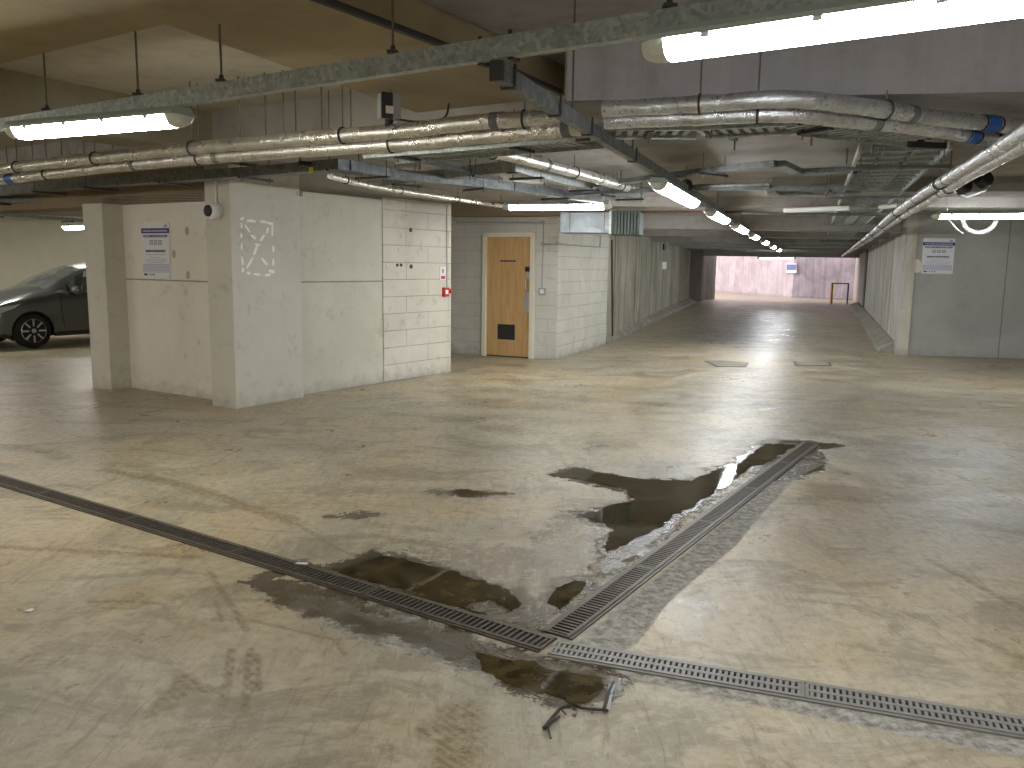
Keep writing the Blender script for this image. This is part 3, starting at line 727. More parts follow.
# lower steel trunkings and trays
def tray(pts, w, h, mat, label, ztop, hang=1.3, name='cable_trunking', cat='trunking'):
    r = thing(name, label, cat, pts[0])
    for a, b in zip(pts, pts[1:]): obj('channel', MB().extrude_profile([(-w/2,0),(w/2,0),(w/2,h),(-w/2,h)], a, b), M[mat], r)
    tot = sum((b-a).length for a, b in zip(pts, pts[1:])); s = hang*.3
    while s < tot:
        p, d = along(pts, s); sd = d.cross(Vector((0,0,1))).normalized()
        obj('bracket', MB().bar(p-sd*(w/2+.12)+Vector((0,0,-.02)), p+sd*(w/2+.12)+Vector((0,0,-.02)), .04, .02), M['dkmetal'], r)
        for k in (-1, 1):
            q = p+sd*k*(w/2+.09)
            if ztop > q.z+.05: obj('hanger_rod', MB().tube([q+Vector((0,0,-.06)), Vector((q.x, q.y, ztop))], .005, 6), M['rod'], r)
        s += hang*random.uniform(.85, 1.15)
    return r
z_ = 2.36
t5 = tray([at(-60,200,z_), at(100,187,z_), at(270,176,z_), at(345,170,z_)], .16, .09, 'galvd', 'dark steel trunking above the sign wall and front pillar', ZS)
p = at(311,170,z_); obj('warning_sticker', MB().box(onv(311,170,at(270,176,z_),at(345,170,z_),.085), (.055,.004,.055), rot=math.atan2(dT.y,dT.x)), M['yellow'], t5)
tray([at(345,171,z_), at(400,180,z_), at(510,191,z_-.02), at(600,203,z_-.02)], .14, .09, 'galvd', 'dark steel trunking slanting over the front wall towards the door', ZL)
tray([at(300,196,2.30), at(80,201,2.30), at(-60,204,2.30)], .10, .05, 'galvd', 'low cable trunking just above the pale pillar tops', 2.45, hang=2)
tray([at(386,186,2.40), at(470,177,2.40), at(520,172,2.40)], .12, .10, 'galv', 'galvanised trunking crossing below the twin pipes', ZL)
tray([at(508,172,2.40), at(560,184,2.40), at(640,200,2.40)], .12, .12, 'galv', 'galvanised trunking slanting beside the short foil pipe', ZL)
tray([at(580,190,2.42), at(700,174,2.42), at(778,166,2.42), at(797,174.5,2.42), at(862,172,2.42)], .12, .045, 'galvd', 'cable tray crossing the start of the corridor', ZL, hang=1.7, name='cable_tray', cat='tray')
tray([at(560,196,2.36), at(680,191,2.36), at(868,190,2.36)], .05, .04, 'galvd', 'narrow steel channel across the corridor mouth', ZL, hang=2.1, name='steel_channel', cat='channel')
def slat_tray(pts, w, label, ztop, hang):
    r = tray(pts, .02, .02, 'galvd', label, ztop, hang, 'cable_tray', 'tray'); mb = MB()
    for a, b in zip(pts, pts[1:]):
        d = (b-a).normalized(); sd = d.cross(Vector((0,0,1))).normalized(); L = (b-a).length
        for k in (-1, 1): mb.bar(a+sd*k*w/2, b+sd*k*w/2, .012, .05)
        for i in range(int(L/.07)): mb.bar(a+d*(.07*i)-sd*w/2, a+d*(.07*i)+sd*w/2, .035, .006)
    obj('tray_base', mb, M['galv'], r)
slat_tray([at(597,131,ZP-.07), at(700,131,ZP-.07), at(800,126,ZP-.07), at(930,140,ZP-.07)], .36, 'wide slatted tray beneath the foil pipes right of the trunking', ZL, 1.1)
slat_tray([at(380,158,ZP-.12), at(470,151,ZP-.12), at(590,141,ZP-.12)], .36, 'wide slatted tray beneath the twin pipes left of the branch trunking', ZL, .9)
tray([at(-30,214,2.40), at(84,222,2.40)], .08, .07, 'galvd', 'cable trunking above the car left of the pale pillar', ZL, hang=2)
tray([at(-30,206,2.46), at(84,209,2.46)], .06, .05, 'galvd', 'upper cable trunking above the car left of the pale pillar', ZL, hang=2)
# brackets seen behind the pipes
for i, (a, b) in enumerate((((873,143),(945,146)),((812,133),(860,127)),((712,125),(735,138)),((300,163),(415,180)),((420,160),(470,172)))):
    pa = at(*a, 2.42); pb = at(*b, 2.42); r = thing('support_bracket', 'dark steel support bracket hung from the low soffit' if 0 else
        ['dark steel support channel beside the cable ladder', 'steel support channel under the foil pipes, left of the cable ladder', 'short steel support channel behind the branch trunking',
         'long dark support channel under the twin pipes', 'dark support channel left of the short foil pipe'][i], 'bracket', pa)
    obj('channel', MB().bar(pa, pb, .04, .04), M['dkmetal'], r)
    for p in (pa, pb): obj('hanger_rod', MB().tube([p+Vector((0,0,-.08)), Vector((p.x, p.y, ZL if p.y > 5.4 else ZS))], .006, 6), M['rod'], r)
# cable ladder
la, lb = at(905,146,2.45), at(832,246,2.42)
lad = thing('cable_ladder', 'galvanised cable ladder under the soffit above the right of the corridor', 'cable ladder', la)
d = (lb-la).normalized(); sd = d.cross(Vector((0,0,1))).normalized()
for k in (-1, 1): obj('side_rail', MB().bar(la+sd*k*.3, lb+sd*k*.3, .02, .06), M['galv'], lad)
Ltot = (lb-la).length; s = .2; n = 0
while s < Ltot and n < 80:
    p = la+d*s; obj('rung', MB().bar(p-sd*.3, p+sd*.3, .03, .02), M['galv'], lad); s += .32; n += 1
for s in range(1, int(Ltot), 3):
    for k in (-1, 1):
        p = la+d*s+sd*k*.36; obj('hanger_rod', MB().tube([p, Vector((p.x,p.y,ZL))], .006, 6), M['rod'], lad)
    p = la+d*s; obj('bracket', MB().bar(p-sd*.45+Vector((0,0,-.04)), p+sd*.45+Vector((0,0,-.04)), .04, .03), M['galvd'], lad)
obj('cable', MB().tube([la+sd*.1+Vector((0,0,.02)), lb+sd*.1+Vector((0,0,.02))], .03, 8), M['black'], lad)
obj('cable', MB().tube([la-sd*.12+Vector((0,0,.02)), lb-sd*.12+Vector((0,0,.02))], .025, 8), M['black'], lad)
# conduits under the corridor ceiling
def conduit(pts, r, mat, label, name='conduit'):
    c = obj(name, MB().tube(pts, r, 8), M[mat], smooth=True); tag(c, label, 'conduit'); return c
conduit([at(640,189,2.40), at(700,186,2.40), at(768,184.5,2.40), at(779,194,2.40), at(860,193,2.40)], .018, 'galvd', 'thin steel conduit with a dog-leg under the corridor soffit')
conduit([at(598,212,2.36), at(742,212,2.36)], .02, 'redbrown', 'red-brown pipe across the corridor above the duct')
conduit([at(742,213,2.36), at(890,215,2.36)], .02, 'galvd', 'grey conduit across the corridor ceiling beyond the ladder')
conduit([at(609,209,2.40), at(609,221,2.25)], .012, 'redbrown', 'short red drop pipe above the duct')
tl = obj('unlit_tube', MB().tube([at(784,210.5,2.38), at(850,208,2.38)], .035, 10), M['white'], smooth=True); tag(tl, 'unlit white tube fitting under the corridor soffit', 'light')
tl2 = obj('unlit_tube', MB().tube([at(880,207,2.40), at(900,205,2.40)], .03, 10), M['white'], smooth=True); tag(tl2, 'short unlit white tube beside the cable ladder', 'light')

conduit([at(318,0,2.755)-(at(500,66,2.755)-at(318,0,2.755))*.5, at(323,0,2.755), at(515,72,2.755), at(560,92,2.755)], .022, 'dkmetal', 'dark conduit fixed along the edge of the brown soffit')
for o in [o for o in bpy.data.objects if o.get('label', '').startswith('lower foil-wrapped pipe beside')]:
    p = lo1[9]; d = (lo1[12]-lo1[9]).normalized(); obj('blue_marker_band', MB().tube([p-d*.12, p+d*.06], .056, 16), M['blue'], o, True, label='blue marker band')
# extra threaded rods left hanging over the pillar bay
for i, (x, y0, y1) in enumerate(((266,52,135),(284,59,134),(296,63,133),(322,84,131),(351,86,128),(240,80,138))):
    P = onv(x, y1, at(150,152,ZP), at(400,131,ZP), -.05); Q = Vector((P.x, P.y, ZS))
    c = obj('threaded_rod', MB().tube([P, Q], .006, 6), M['rod']); c['group'] = 'threaded rods above the twin pipes'
    tag(c, 'thin threaded rod hanging from the ceiling above the twin foil pipes', 'rod', 'threaded rods above the twin pipes')

# ------------------------------------------------------------------ ventilation duct
dd = (DR-DL).normalized()
ua, ub, uc = atD(560,231,12.6), atD(611,232,12.4), atD(640,233,12.3)
ua.z = ub.z = uc.z = 2.05
duct = thing('ventilation_duct', 'square galvanised ventilation duct above the white block wall', 'duct', ua)
du = (ub-ua).normalized(); side = du.cross(Vector((0,0,1))).normalized()
obj('duct_section', MB().extrude_profile([(0,0),(0,.30),(-.45,.30),(-.45,0)], ua, ub), M['galvb'], duct, bevel=.008)
mb = MB(); N = 9; L = (uc-ub).length
for i in range(N):
    a = ub+du*(L*i/N); b = ub+du*(L*(i+.8)/N); e = .012 if i % 2 else 0
    mb.extrude_profile([(e,-.02),(e,.32),(-.46,.32),(-.46,-.02)], a, b)
obj('flexible_connector', mb, M['green'], duct, label='dark green pleated flexible connector')
obj('duct_flange', MB().extrude_profile([(.02,-.02),(.02,.32),(-.47,.32),(-.47,-.02)], ub-du*.03, ub), M['galv'], duct)
for p in (ua+du*.15, ub-du*.1): obj('hanger_rod', MB().tube([p+side*.03, Vector((p.x, p.y, ZL))+side*.03], .006, 6), M['rod'], duct)

# ------------------------------------------------------------------ grey junction box with transformer hanging over the pipes
c = onv(389,107, up1[20], up1[30], 0); c = atD(389,107,6.0); JB = thing('control_box', 'small grey and black control box with a label on top of the foil pipes', 'box', c)
rz = .5; Mz = Matrix.Rotation(rz, 3, 'Z')
obj('housing', MB().box(c, (.14,.10,.17), rot=rz), M['grey'], JB, bevel=.006)
obj('cover', MB().box(c+Mz@Vector((-.035,-.055,.0)), (.085,.02,.175), rot=rz), M['black'], JB, bevel=.006)
obj('label_plate', MB().box(c+Mz@Vector((-.02,-.067,-.03)), (.055,.004,.05), rot=rz), M['offw'], JB)
obj('stem', MB().lathe([(.03,-.14),(.03,-.08)], c), M['black'], JB, True)
obj('cable', MB().tube(smooth_path([c+Vector((.05,0,-.08)), c+Vector((.2,-.02,-.1)), c+Vector((.38,0,-.07)), c+Vector((.42,0,.03))]), .008, 6), M['black'], JB, True)

# ------------------------------------------------------------------ dome camera on the front pillar
nJ = -perp_away(P2J, P2C)
cc = onv(217.5, 211.5, P2J, P2C, 0); cd = thing('security_camera', 'round white security camera with black eye on the front pillar', 'camera', cc)
zax = nJ; xax = Vector((0,0,1)).cross(zax).normalized(); Mc = Matrix((xax, Vector((0,0,1)), zax)).transposed()
obj('mount', MB().lathe([(.05,0),(.075,.0),(.08,.03),(.07,.045)], cc, M=Mc), M['white'], cd, True)
tilt = Matrix.Rotation(math.radians(14), 3, 'Z') 
ey = cc + nJ*.07
obj('housing', MB().lathe([(.04,-.04),(.075,-.025),(.088,.0),(.085,.03),(.06,.05)], ey, M=Mc), M['white'], cd, True)
obj('lens_window', MB().lathe([(.062,.045),(.058,.06),(.04,.072),(.005,.078)], ey, M=Mc), M['black'], cd, True)
obj('conduit', MB().tube([cc+Vector((0,0,.07))+nJ*.012, cc+Vector((0,0,.40))+nJ*.012], .012, 8), M['white'], cd, True)

# ------------------------------------------------------------------ sign boards
def sign(name, c4, label, p, q, header=True, small=False):
    """c4: the board's corner pixels (tl, tr, br, bl) seen on the wall plane p-q"""
    TL, TR, BR, BL = [onv(x, y, p, q, .012) for x, y in c4]
    n = -perp_away(p, q)
    root = thing(name, label, 'sign', (BL+BR)/2)
    def P(u, v, o=0): return TL.lerp(TR, u).lerp(BL.lerp(BR, u), v) + n*o
    mb = MB(); k = [P(0,0), P(1,0), P(1,1), P(0,1)]; b = [x - n*.008 for x in k]
    mb.quad(k); mb.quad(b[::-1])
    for i in range(4): mb.quad([k[i], b[i], b[(i+1)%4], k[(i+1)%4]])
    obj('board', mb, M['board'], root)
    def rect(nm, u0, v0, u1, v1, mat, o=.0015):
        obj(nm, MB().quad([P(u0,v0,o), P(u1,v0,o), P(u1,v1,o), P(u0,v1,o)]) or _mbq([P(u0,v0,o), P(u1,v0,o), P(u1,v1,o), P(u0,v1,o)]), M[mat], root)
    return root, P, rect
def _mbq(pts, more=()):
    mb = MB(); mb.quad(pts)
    for m_ in more: mb.quad(m_)
    return mb
def text_lines(root, P, rows, mat, nm='printed_text', o=.0016, seed=1):
    rnd = random.Random(seed); mb = MB()
    for u0, u1, v, h in rows:
        u = u0
        while u < u1:
            w = min(rnd.uniform(.02, .075), u1-u)
            mb.quad([P(u,v,o), P(u+w,v,o), P(u+w,v+h,o), P(u,v+h,o)]); u += w + .012
    obj(nm, mb, M[mat], root)
def full_sign(c4, label, p, q, v0=0.0):
    root, P, rect = sign('parking_sign', c4, label, p, q)
    s = lambda v: (v-v0)/(1-v0)
    rect('header_band', 0, s(.115), 1, s(.205), 'navy')
    text_lines(root, P, [(.06,.94,s(.145),.035)], 'inkl', 'header_text', .0026, 3)
    text_lines(root, P, [(.06,.94,s(.232),.035)], 'navy', 'heading_text', seed=4); text_lines(root, P, [(.12,.9,s(.272),.012)], 'ink', 'printed_text', seed=5)
    mb = MB()
    for u in (.30, .455, .61):
        for (a, b, c_, d_) in ((0,0,.12,.02),(0,.065,.12,.085),(0,.02,.03,.065),(.09,.02,.12,.065),(.045,.03,.075,.055)):
            mb.quad([P(u+a, s(.325+b), .0016), P(u+c_, s(.325+b), .0016), P(u+c_, s(.325+d_), .0016), P(u+a, s(.325+d_), .0016)])
    obj('pictogram_row', mb, M['ink'], root)
    text_lines(root, P, [(.15,.85,s(.50),.04)], 'inkd', 'bold_text', seed=6)
    text_lines(root, P, [(.14,.88,s(.575),.018),(.3,.7,s(.625),.015),(.1,.93,s(.66),.014),(.13,.9,s(.69),.014),(.2,.8,s(.72),.014)], 'inkl', 'printed_text', seed=7)
    rect('lilac_panel', .04, s(.75), .96, s(.905), 'inkl')
    text_lines(root, P, [(.07,.94,s(.765+.03*i),.012) for i in range(5)], 'board', 'panel_text', .0026, 8)
    mb = MB()
    for u, w in ((.07,.12),(.25,.03),(.33,.04),(.41,.04)): mb.quad([P(u, s(.925), .0016), P(u+w, s(.925), .0016), P(u+w, s(.96), .0016), P(u, s(.96), .0016)])
    obj('logo_row', mb, M['inkd'], root)
    mb = MB(); mb.quad([P(.88, s(.035), .0016), P(.95, s(.095), .0016), P(.80, s(.095), .0016)]); obj('triangle_emblem', mb, M['ink'], root)
    if v0 == 0:
        for u, v in ((.03,.02),(.97,.02),(.03,.98),(.97,.98)): obj('fixing_screw', MB().lathe([(.004,0),(.004,.004)], P(u,v,.001), M=Matrix((xax, Vector((0,0,1)), zax)).transposed(), seg=8), M['dkmetal'], root)
full_sign([(141,222),(169,221.5),(170.5,278),(142.5,277.5)], 'white parking notice with a blue header on the pale sign wall', WL, P2L)
full_sign([(923.5,238),(955.5,238.5),(952.5,274),(921,273.5)], 'white notice with a blue header on the grey wall to the right', RW, RE)
# pale patch of paint beside the right sign
mb = MB(); pc = [onv(917+5*math.cos(a), 266+7*math.sin(a), RW, RE, .004) for a in [k*math.pi/8 for k in range(16)]]; mb.quad(pc)
o = obj('paint_patch', mb, M['offw'], bpy.data.objects['wall_sign_right'])
# far blue sign
fs = thing('far_sign', 'small blue and white sign on the daylit end wall', 'sign', onv(790,272,e0,e1,.05))
k = [onv(x, y, e0, e1, .08) for x, y in ((786,263.5),(796.5,263.5),(796.5,273),(786,273))]
bk = [onv(x, y, e0, e1, .04) for x, y in ((786,263.5),(796.5,263.5),(796.5,273),(786,273))]
mb = MB(); mb.quad(k); mb.quad(bk[::-1]); [mb.quad([k[i], bk[i], bk[(i+1)%4], k[(i+1)%4]]) for i in range(4)]
obj('board', mb, M['board'], fs)
k = [onv(x, y, e0, e1, .09) for x, y in ((786.5,264.5),(796,264.5),(796,270),(786.5,270))]
mb = MB(); mb.quad(k); obj('blue_print', mb, M['glassd'], fs)

# ------------------------------------------------------------------ fire call point and notice on the block end of the front wall
def plate(nm, x0, y0, x1, y1, p, q, mat, parent, th=.01, off=0, label=None):
    n = -perp_away(p, q); k = [onv(x, y, p, q, off+th) for x, y in ((x0,y0),(x1,y0),(x1,y1),(x0,y1))]; b = [v-n*th for v in k]
    mb = MB(); mb.quad(k); mb.quad(b[::-1]); [mb.quad([k[i], b[i], b[(i+1)%4], k[(i+1)%4]]) for i in range(4)]
    return obj(nm, mb, M[mat], parent, label=label)
fn = thing('fire_notice', 'small white fire action notice at the end of the front wall', 'sign', onv(443,280,W0,W1,.02))
plate('board', 440, 266.5, 446, 280, W0, W1, 'board', fn, .006, .014)
plate('red_symbol', 441.2, 276, 445, 279, W0, W1, 'red', fn, .001, .0205); plate('black_symbol', 442.4, 269, 443.6, 273, W0, W1, 'inkd', fn, .001, .0205)
cp = thing('fire_call_point', 'red fire alarm call point at the corner of the front wall', 'alarm', onv(448,297,W0,W1,.02))
plate('housing', 444.8, 287.5, 449.2, 296.5, W0, W1, 'red', cp, .05, .012); plate('window', 445.8, 290, 448.3, 294, W0, W1, 'white', cp, .002, .063)
pw = onv(450, 291, W0, W1, .0)
obj('side_unit', MB().lathe([(.03,0),(.035,.03),(.02,.05)], pw+Vector((-.015,-.03,0)), seg=14, M=Matrix.Rotation(math.pi/2,3,'Y')), M['red'], cp, True)
obj('wire', MB().tube([onv(447,287,W0,W1,.03), onv(447,205,W0,W1,.03)], .008, 6), M['grey'], cp)
# dark round plugs and bracket marks
for i, (x, y) in enumerate(((410.5,230),(387,266),(397,265),(401,265),(411,266.5),(399,249))):
    r = .03 if i in (0,4) else .022
    c = onv(x, y, W0, W1, .02); mb = MB().lathe([(r*.6,0),(r,.003),(r*.8,.012)], c-perp_away(W0,W1)*.0, seg=12, M=Matrix((dR, Vector((0,0,1)), -perp_away(W0,W1))).transposed())
    o = obj('wall_plug', mb, M['dkmetal' if i in (0,2,3,4) else 'white'], bpy.data.objects['wall_front_block'])
for x, y, wl_ in ((293-2,0,0),): pass
for (x, y) in ((187,231),(174,254),(188,275),(146,186+0)):
    if y > 200:
        c = onv(x, y, WL, P2L, .004); mb = MB(); n = 12
        mb.quad([c + dL*.035*math.cos(t)+Vector((0,0,.05*math.sin(t))) for t in [k*2*math.pi/n for k in range(n)]])
        obj('filler_patch', mb, plain('filler', (.40,.38,.33), .8, nz=.2), bpy.data.objects['wall_sign'])

# ------------------------------------------------------------------ the door
OD = lambda x, y, o=0: onv(x, y, DL, DR, o)
dr = struct('door_1', MB().box((0,0,-5),(.01,.01,.01)), M['wood']) if False else None
DH = 2.03; fL = OD(487.3, 300); fR = OD(531.0, 300); nD = -perp_away(DL, DR)
ll = Vector((fL.x, fL.y, 0)); rr_ = Vector((fR.x, fR.y, 0)); wD = (rr_-ll).length
mb = MB(); mb.bar(ll+Vector((0,0,DH/2+.005)), rr_+Vector((0,0,DH/2+.005)), .045, DH)
door = struct('door_1', mb, M['wood'], 'light oak door with a vent grille in the grey block wall'); door['category'] = 'door'
def onleaf(u, z, o=.0): return ll.lerp(rr_, u) + Vector((0,0,z)) + nD*(.0225+o)
def lplate(nm, u0, u1, z0, z1, mat, th=.004, label=None, off=0):
    k = [onleaf(u0,z0,th+off), onleaf(u1,z0,th+off), onleaf(u1,z1,th+off), onleaf(u0,z1,th+off)]; b = [v-nD*th for v in k]
    mb = MB(); mb.quad(k); mb.quad(b[::-1]); [mb.quad([k[i], b[i], b[(i+1)%4], k[(i+1)%4]]) for i in range(4)]
    return obj(nm, mb, M[mat], door, label=label)
fr = MB(); z = Vector((0,0,1))
for p, q in ((ll-dD*.035, ll-dD*.035+z*2.1), (rr_+dD*.035, rr_+dD*.035+z*2.1)): fr.bar(p, q, .07, .14, up=nD)
fr.bar(ll-dD*.07+z*2.07, rr_+dD*.07+z*2.07, .14, .07)
fo = obj('door_frame', fr, M['offw'], door, label='cream painted door frame')
lplate('name_strip', .30, .66, 1.62, 1.645, 'inkd'); lplate('grille_frame', .27, .66, .30, .56, 'black', .012)
mb = MB()
for i in range(8):
    zz = .33+i*.028; mb.bar(onleaf(.30, zz, .016), onleaf(.63, zz, .016), .012, .010)
obj('grille_slats', mb, M['dkmetal'], door)
lplate('push_plate', .86, .97, .78, 1.12, 'chrome', .003, 'pale metal push plate'); lplate('lock_plate', .90, .97, 1.34, 1.54-.05, 'chrome', .004)
obj('door_handle', MB().tube([onleaf(.915,1.17,.0), onleaf(.915,1.17,.05), onleaf(.915,1.33,.05), onleaf(.915,1.33,0)], .01, 8), M['chrome'], door, True)
lplate('door_closer_keypad', .88, .97, 1.46, 1.54, 'black', .02)
lplate('kick_edge', .02, .98, .0, .02, 'dkmetal', .003)
# conduits, isolator by the door
def cond(pts, p, q, r, mat, label, nm='conduit'):
    c = obj(nm, MB().tube([onv(x, y, p, q, .03) for x, y in pts], r, 8), M[mat], smooth=True); tag(c, label, 'conduit'); return c
CO = thing('socket_conduit', 'grey surface conduit dropping to a switch box beside the door', 'conduit', OD(542,292,.02))
CO['category'] = 'conduit'
obj('pipe_run', MB().tube([OD(456,222.5,.03), OD(543.5,222.5,.03), OD(542,288,.03)], .012, 8), M['grey'], CO, True)
obj('pipe_branch', MB().tube([OD(543,244,.03), OD(556,244,.05), onv(560,244,DC,B1,.03), onv(600,247,DC,B1,.03), onv(600.5,236,DC,B1,.03)], .012, 8), M['grey'], CO, True)
for x, y in ((543,222.5),(542.8,244),(557,243.5)):
    obj('junction_box', MB().lathe([(.03,0),(.03,.03)], OD(x, y, .02), seg=12, M=Matrix((dD, Vector((0,0,1)), nD)).transposed()), M['grey'], CO, True)
plate('switch_box', 538.5, 288, 545, 295, DL, DR, 'grey', CO, .05, .0); plate('switch_face', 540, 289.5, 543.5, 293.5, DL, DR, 'white', CO, .004, .05)
# duct pipe near the wall corner
cond([(612,240),(612.5,336)], B1, K1, .02, 'dkmetal', 'dark vertical pipe at the end of the block wall', 'drain_pipe')
# small plates on the corridor wall
o = plate('wall_notice', 662.5, 262, 666.5, 269, B1+KO*.2, K1+KO, 'board', None, .01, .005); tag(o, 'small white notice on the stained corridor wall', 'sign')
o = plate('wall_box', 664.5, 244, 667, 250, B1+KO*.2, K1+KO, 'black', None, .05, .005); tag(o, 'small black box high on the stained corridor wall', 'box')

# ------------------------------------------------------------------ yellow rail at the corridor end
b0, b1_ = at(831,303.5), at(847,304)
yr = thing('guard_rail', 'yellow guard rail by the right wall at the corridor end', 'railing', b0)
H = .98
obj('post', MB().box(b0+Vector((0,0,H/2)), (.10,.10,H)), M['amber'], yr); 
obj('top_rail', MB().bar(b0+Vector((0,0,H-.03)), b1_+Vector((0,0,H-.03)), .05, .05), M['redbrown'], yr); obj('end_post', MB().box(b1_+Vector((0,0,H/2)), (.06,.06,H)), M['redbrown'], yr)

# ------------------------------------------------------------------ right side: hose loop and wheels-like speakers
hc = atD(980, 214, 11.6); s_ = 11.0/F
hs = obj('hose_loop', MB().tube([hc + Vector((18*s_*math.cos(t), .02*math.sin(t*2), 19*s_*math.sin(t))) for t in [math.pi*(.98+1.04*k/20) for k in range(21)]], .03, 8), M['grey'], smooth=True)
tag(hs, 'looped pale flexible hose hanging behind the right tube light', 'hose')
h2 = obj('thin_cable', MB().tube([hc+Vector((x*s_, 0, y*s_)) for x, y in ((-36,22),(-34,2),(-30,-8),(-22,-16),(-16,-20))], .012, 6), M['grey'], smooth=True)
tag(h2, 'thin pale cable hanging beside the hose loop', 'cable')
sp = atD(972,184,8.6); k_ = 8.6/F
fx = thing('twin_floodlight', 'black twin spotlight fitting beside the right corridor pipes', 'light', sp)
Mr = Matrix.Rotation(math.radians(62), 3, 'X') @ Matrix.Rotation(.3, 3, 'Y')
for i, (dx, dy) in enumerate(((-9,-2),(11,5))):
    q = sp+Vector((dx*k_, 0, dy*k_)); obj('lamp_head', MB().lathe([(.045,-.07),(.085,-.05),(.09,.03),(.075,.05)], q, M=Mr), M['black'], fx, True)
obj('bracket', MB().bar(sp+Vector((-18*k_,0,-7*k_)), sp+Vector((-4*k_,0,-13*k_)), .03, .012).bar(sp+Vector((-4*k_,0,-13*k_)), sp+Vector((14*k_,0,-6*k_)), .03, .02), M['chrome'], fx)
obj('hanger_rod', MB().tube([sp, Vector((sp.x, sp.y, ZL))], .012, 6), M['rod'], fx)
conduit([atD(985,182,10.4), atD(1120,179,10.2)], .02, 'white', 'thin pale pipe right of the twin spotlight')
conduit([atD(985,187,10.4), atD(1120,188,10.2)], .02, 'white', 'thin pale pipe just below its twin by the right edge')

# ------------------------------------------------------------------ floor drains
def grating(L, W, double, mat):
    r = thing('drain_grating', '', 'drain grating')
    mb = MB(); h = .010; z0 = .006
    for s in (-1, 1): mb.box((L/2, s*(W/2-.009), z0), (L-.006, .018, h))
    mb.box((.006, 0, z0), (.012, W, h)); mb.box((L-.009, 0, z0), (.012, W, h))
    n = int(round(L/(.0225 if double else .0285)))
    for i in range(1, n): mb.box((L*i/n, 0, z0-.0005), (.011 if not double else .0125, W-.02, h-.001))
    if double: mb.box((L/2, 0, z0), (L-.01, .020, h))
    obj('grate', mb, mat, r)
    obj('slot_shade_sheet', MB().box((L/2, 0, .0015), (L-.002, W-.004, .002)), M['slot'], r)  # black sheet stands in for the channel's unlit depth
    obj('rim', MB().box((L/2, W/2+.008, .003), (L, .014, .008)).box((L/2, -W/2-.008, .003), (L, .014, .008)), M['iron'] if not double else M['iron_pale'], r)
    return r
J = at(548,646); A_ = at(-20,474.5); C_ = at(1060,732)
W_ = .125
runs = [(J, (A_-J).normalized(), 6, False, 'iron', 'left drain run'), (at(556,636), (at(811,443.5)-at(556,636)).normalized(), 5, False, 'iron', 'drain run towards the corridor'), (at(552,649), (at(1024,729)-at(552,649)).normalized(), 3, True, 'iron_pale', 'right drain run')]
ordn = ['first', 'second', 'third', 'fourth', 'fifth', 'sixth']
for st, d, n, dbl, mt_, nm in runs:
    L = .98 if nm != 'drain run towards the corridor' else (at(811,443.5)-st).length/5
    base = None
    for i in range(n):
        p = st + d*(L*i); rz = math.atan2(d.y, d.x)
        lab = {'left drain run': 'dark slotted iron grating of the left drain, %s from the junction', 'drain run towards the corridor': 'dark slotted iron grating of the middle drain through the puddle, %s from the junction',
               'right drain run': 'pale twin-slotted grating of the right drain, %s from the junction'}[nm] % ordn[i]
        if base is None: base = grating(L, W_, dbl, M[mt_]); base.location = p; base.rotation_euler = (0,0,rz); base['label'] = lab; base['group'] = nm
        else: dup(base, p, (0,0,rz), lab, nm)

# ------------------------------------------------------------------ puddles (standing water)
def wmat():
    t = NT('standing_water'); v = t.coord(); n = t.noise(v, 7, 10, .75); t.base(t.mix(t.ramp(n, [(.42, 0), (.6, 1)]), (.016,.011,.003), (.068,.050,.019))); t.rough(.04); t.b.inputs['IOR'].default_value = 1.33
    t.bump(t.noise(v, 5, 3, .5), .04, .01); return t.m
M['water'] = wmat()
def puddle(pts, label, seed, amp=1.0):
    rnd = random.Random(seed); P = [at(x, y) for x, y in pts]; out = []
    for i in range(len(P)):
        a, b = P[i], P[(i+1)%len(P)]; L = (b-a).length; n = max(2, int(L/.025)); nn = Vector((-(b-a).y, (b-a).x, 0)).normalized()
        for k in range(n):
            q = a.lerp(b, k/n); w = .06*mnoise.noise(Vector((q.x*8, q.y*8, seed))) + .04*mnoise.noise(Vector((q.x*26, q.y*26, seed))) - .012
            out.append(q + nn*w*amp)
    vs, _, fs, _, _, _ = delaunay_2d_cdt([q.xy for q in out], [], [list(range(len(out)))], 1, 1e-4)
    me = bpy.data.meshes.new('puddle'); me.from_pydata([(v.x, v.y, .0020+seed*.00006) for v in vs], [], [list(f) for f in fs]); me.update()
    if me.polygons[0].normal.z < 0: me.flip_normals()
    me.materials.append(M['water'])
    o = bpy.data.objects.new('puddle', me); COL.objects.link(o); tag(o, label, 'puddle'); return o
puddle([(330,568),(372,552),(420,562),(470,577),(512,592),(524,604),(512,612),(490,600),(468,606),(490,617),(440,603),(390,588),(350,578)], 'dark puddle along the far side of the left drain', 3, .7)
puddle([(470,652),(540,664),(600,678),(608,686),(598,696),(570,706),(545,698),(515,686),(488,672)], 'dark puddle on the near side of the drain junction', 5, .7)
puddle([(545,603),(556,588),(575,580),(590,582),(578,596),(560,610)], 'small brown puddle beside the lower end of the middle drain', 8, .3)
puddle([(549,475),(575,468),(612,474),(650,480),(690,481),(735,463),(748,470),(712,496),(690,508),(655,530),(625,545),(606,552),(604,545),(614,530),(580,515),(600,508),(636,500),(620,488),(590,482)], 'brown puddle beside the upper half of the middle drain', 9, .6)
puddle([(752,452),(766,444),(800,444),(786,452),(764,464),(744,470),(730,472)], 'dark puddle at the far end of the middle drain', 11, .5)

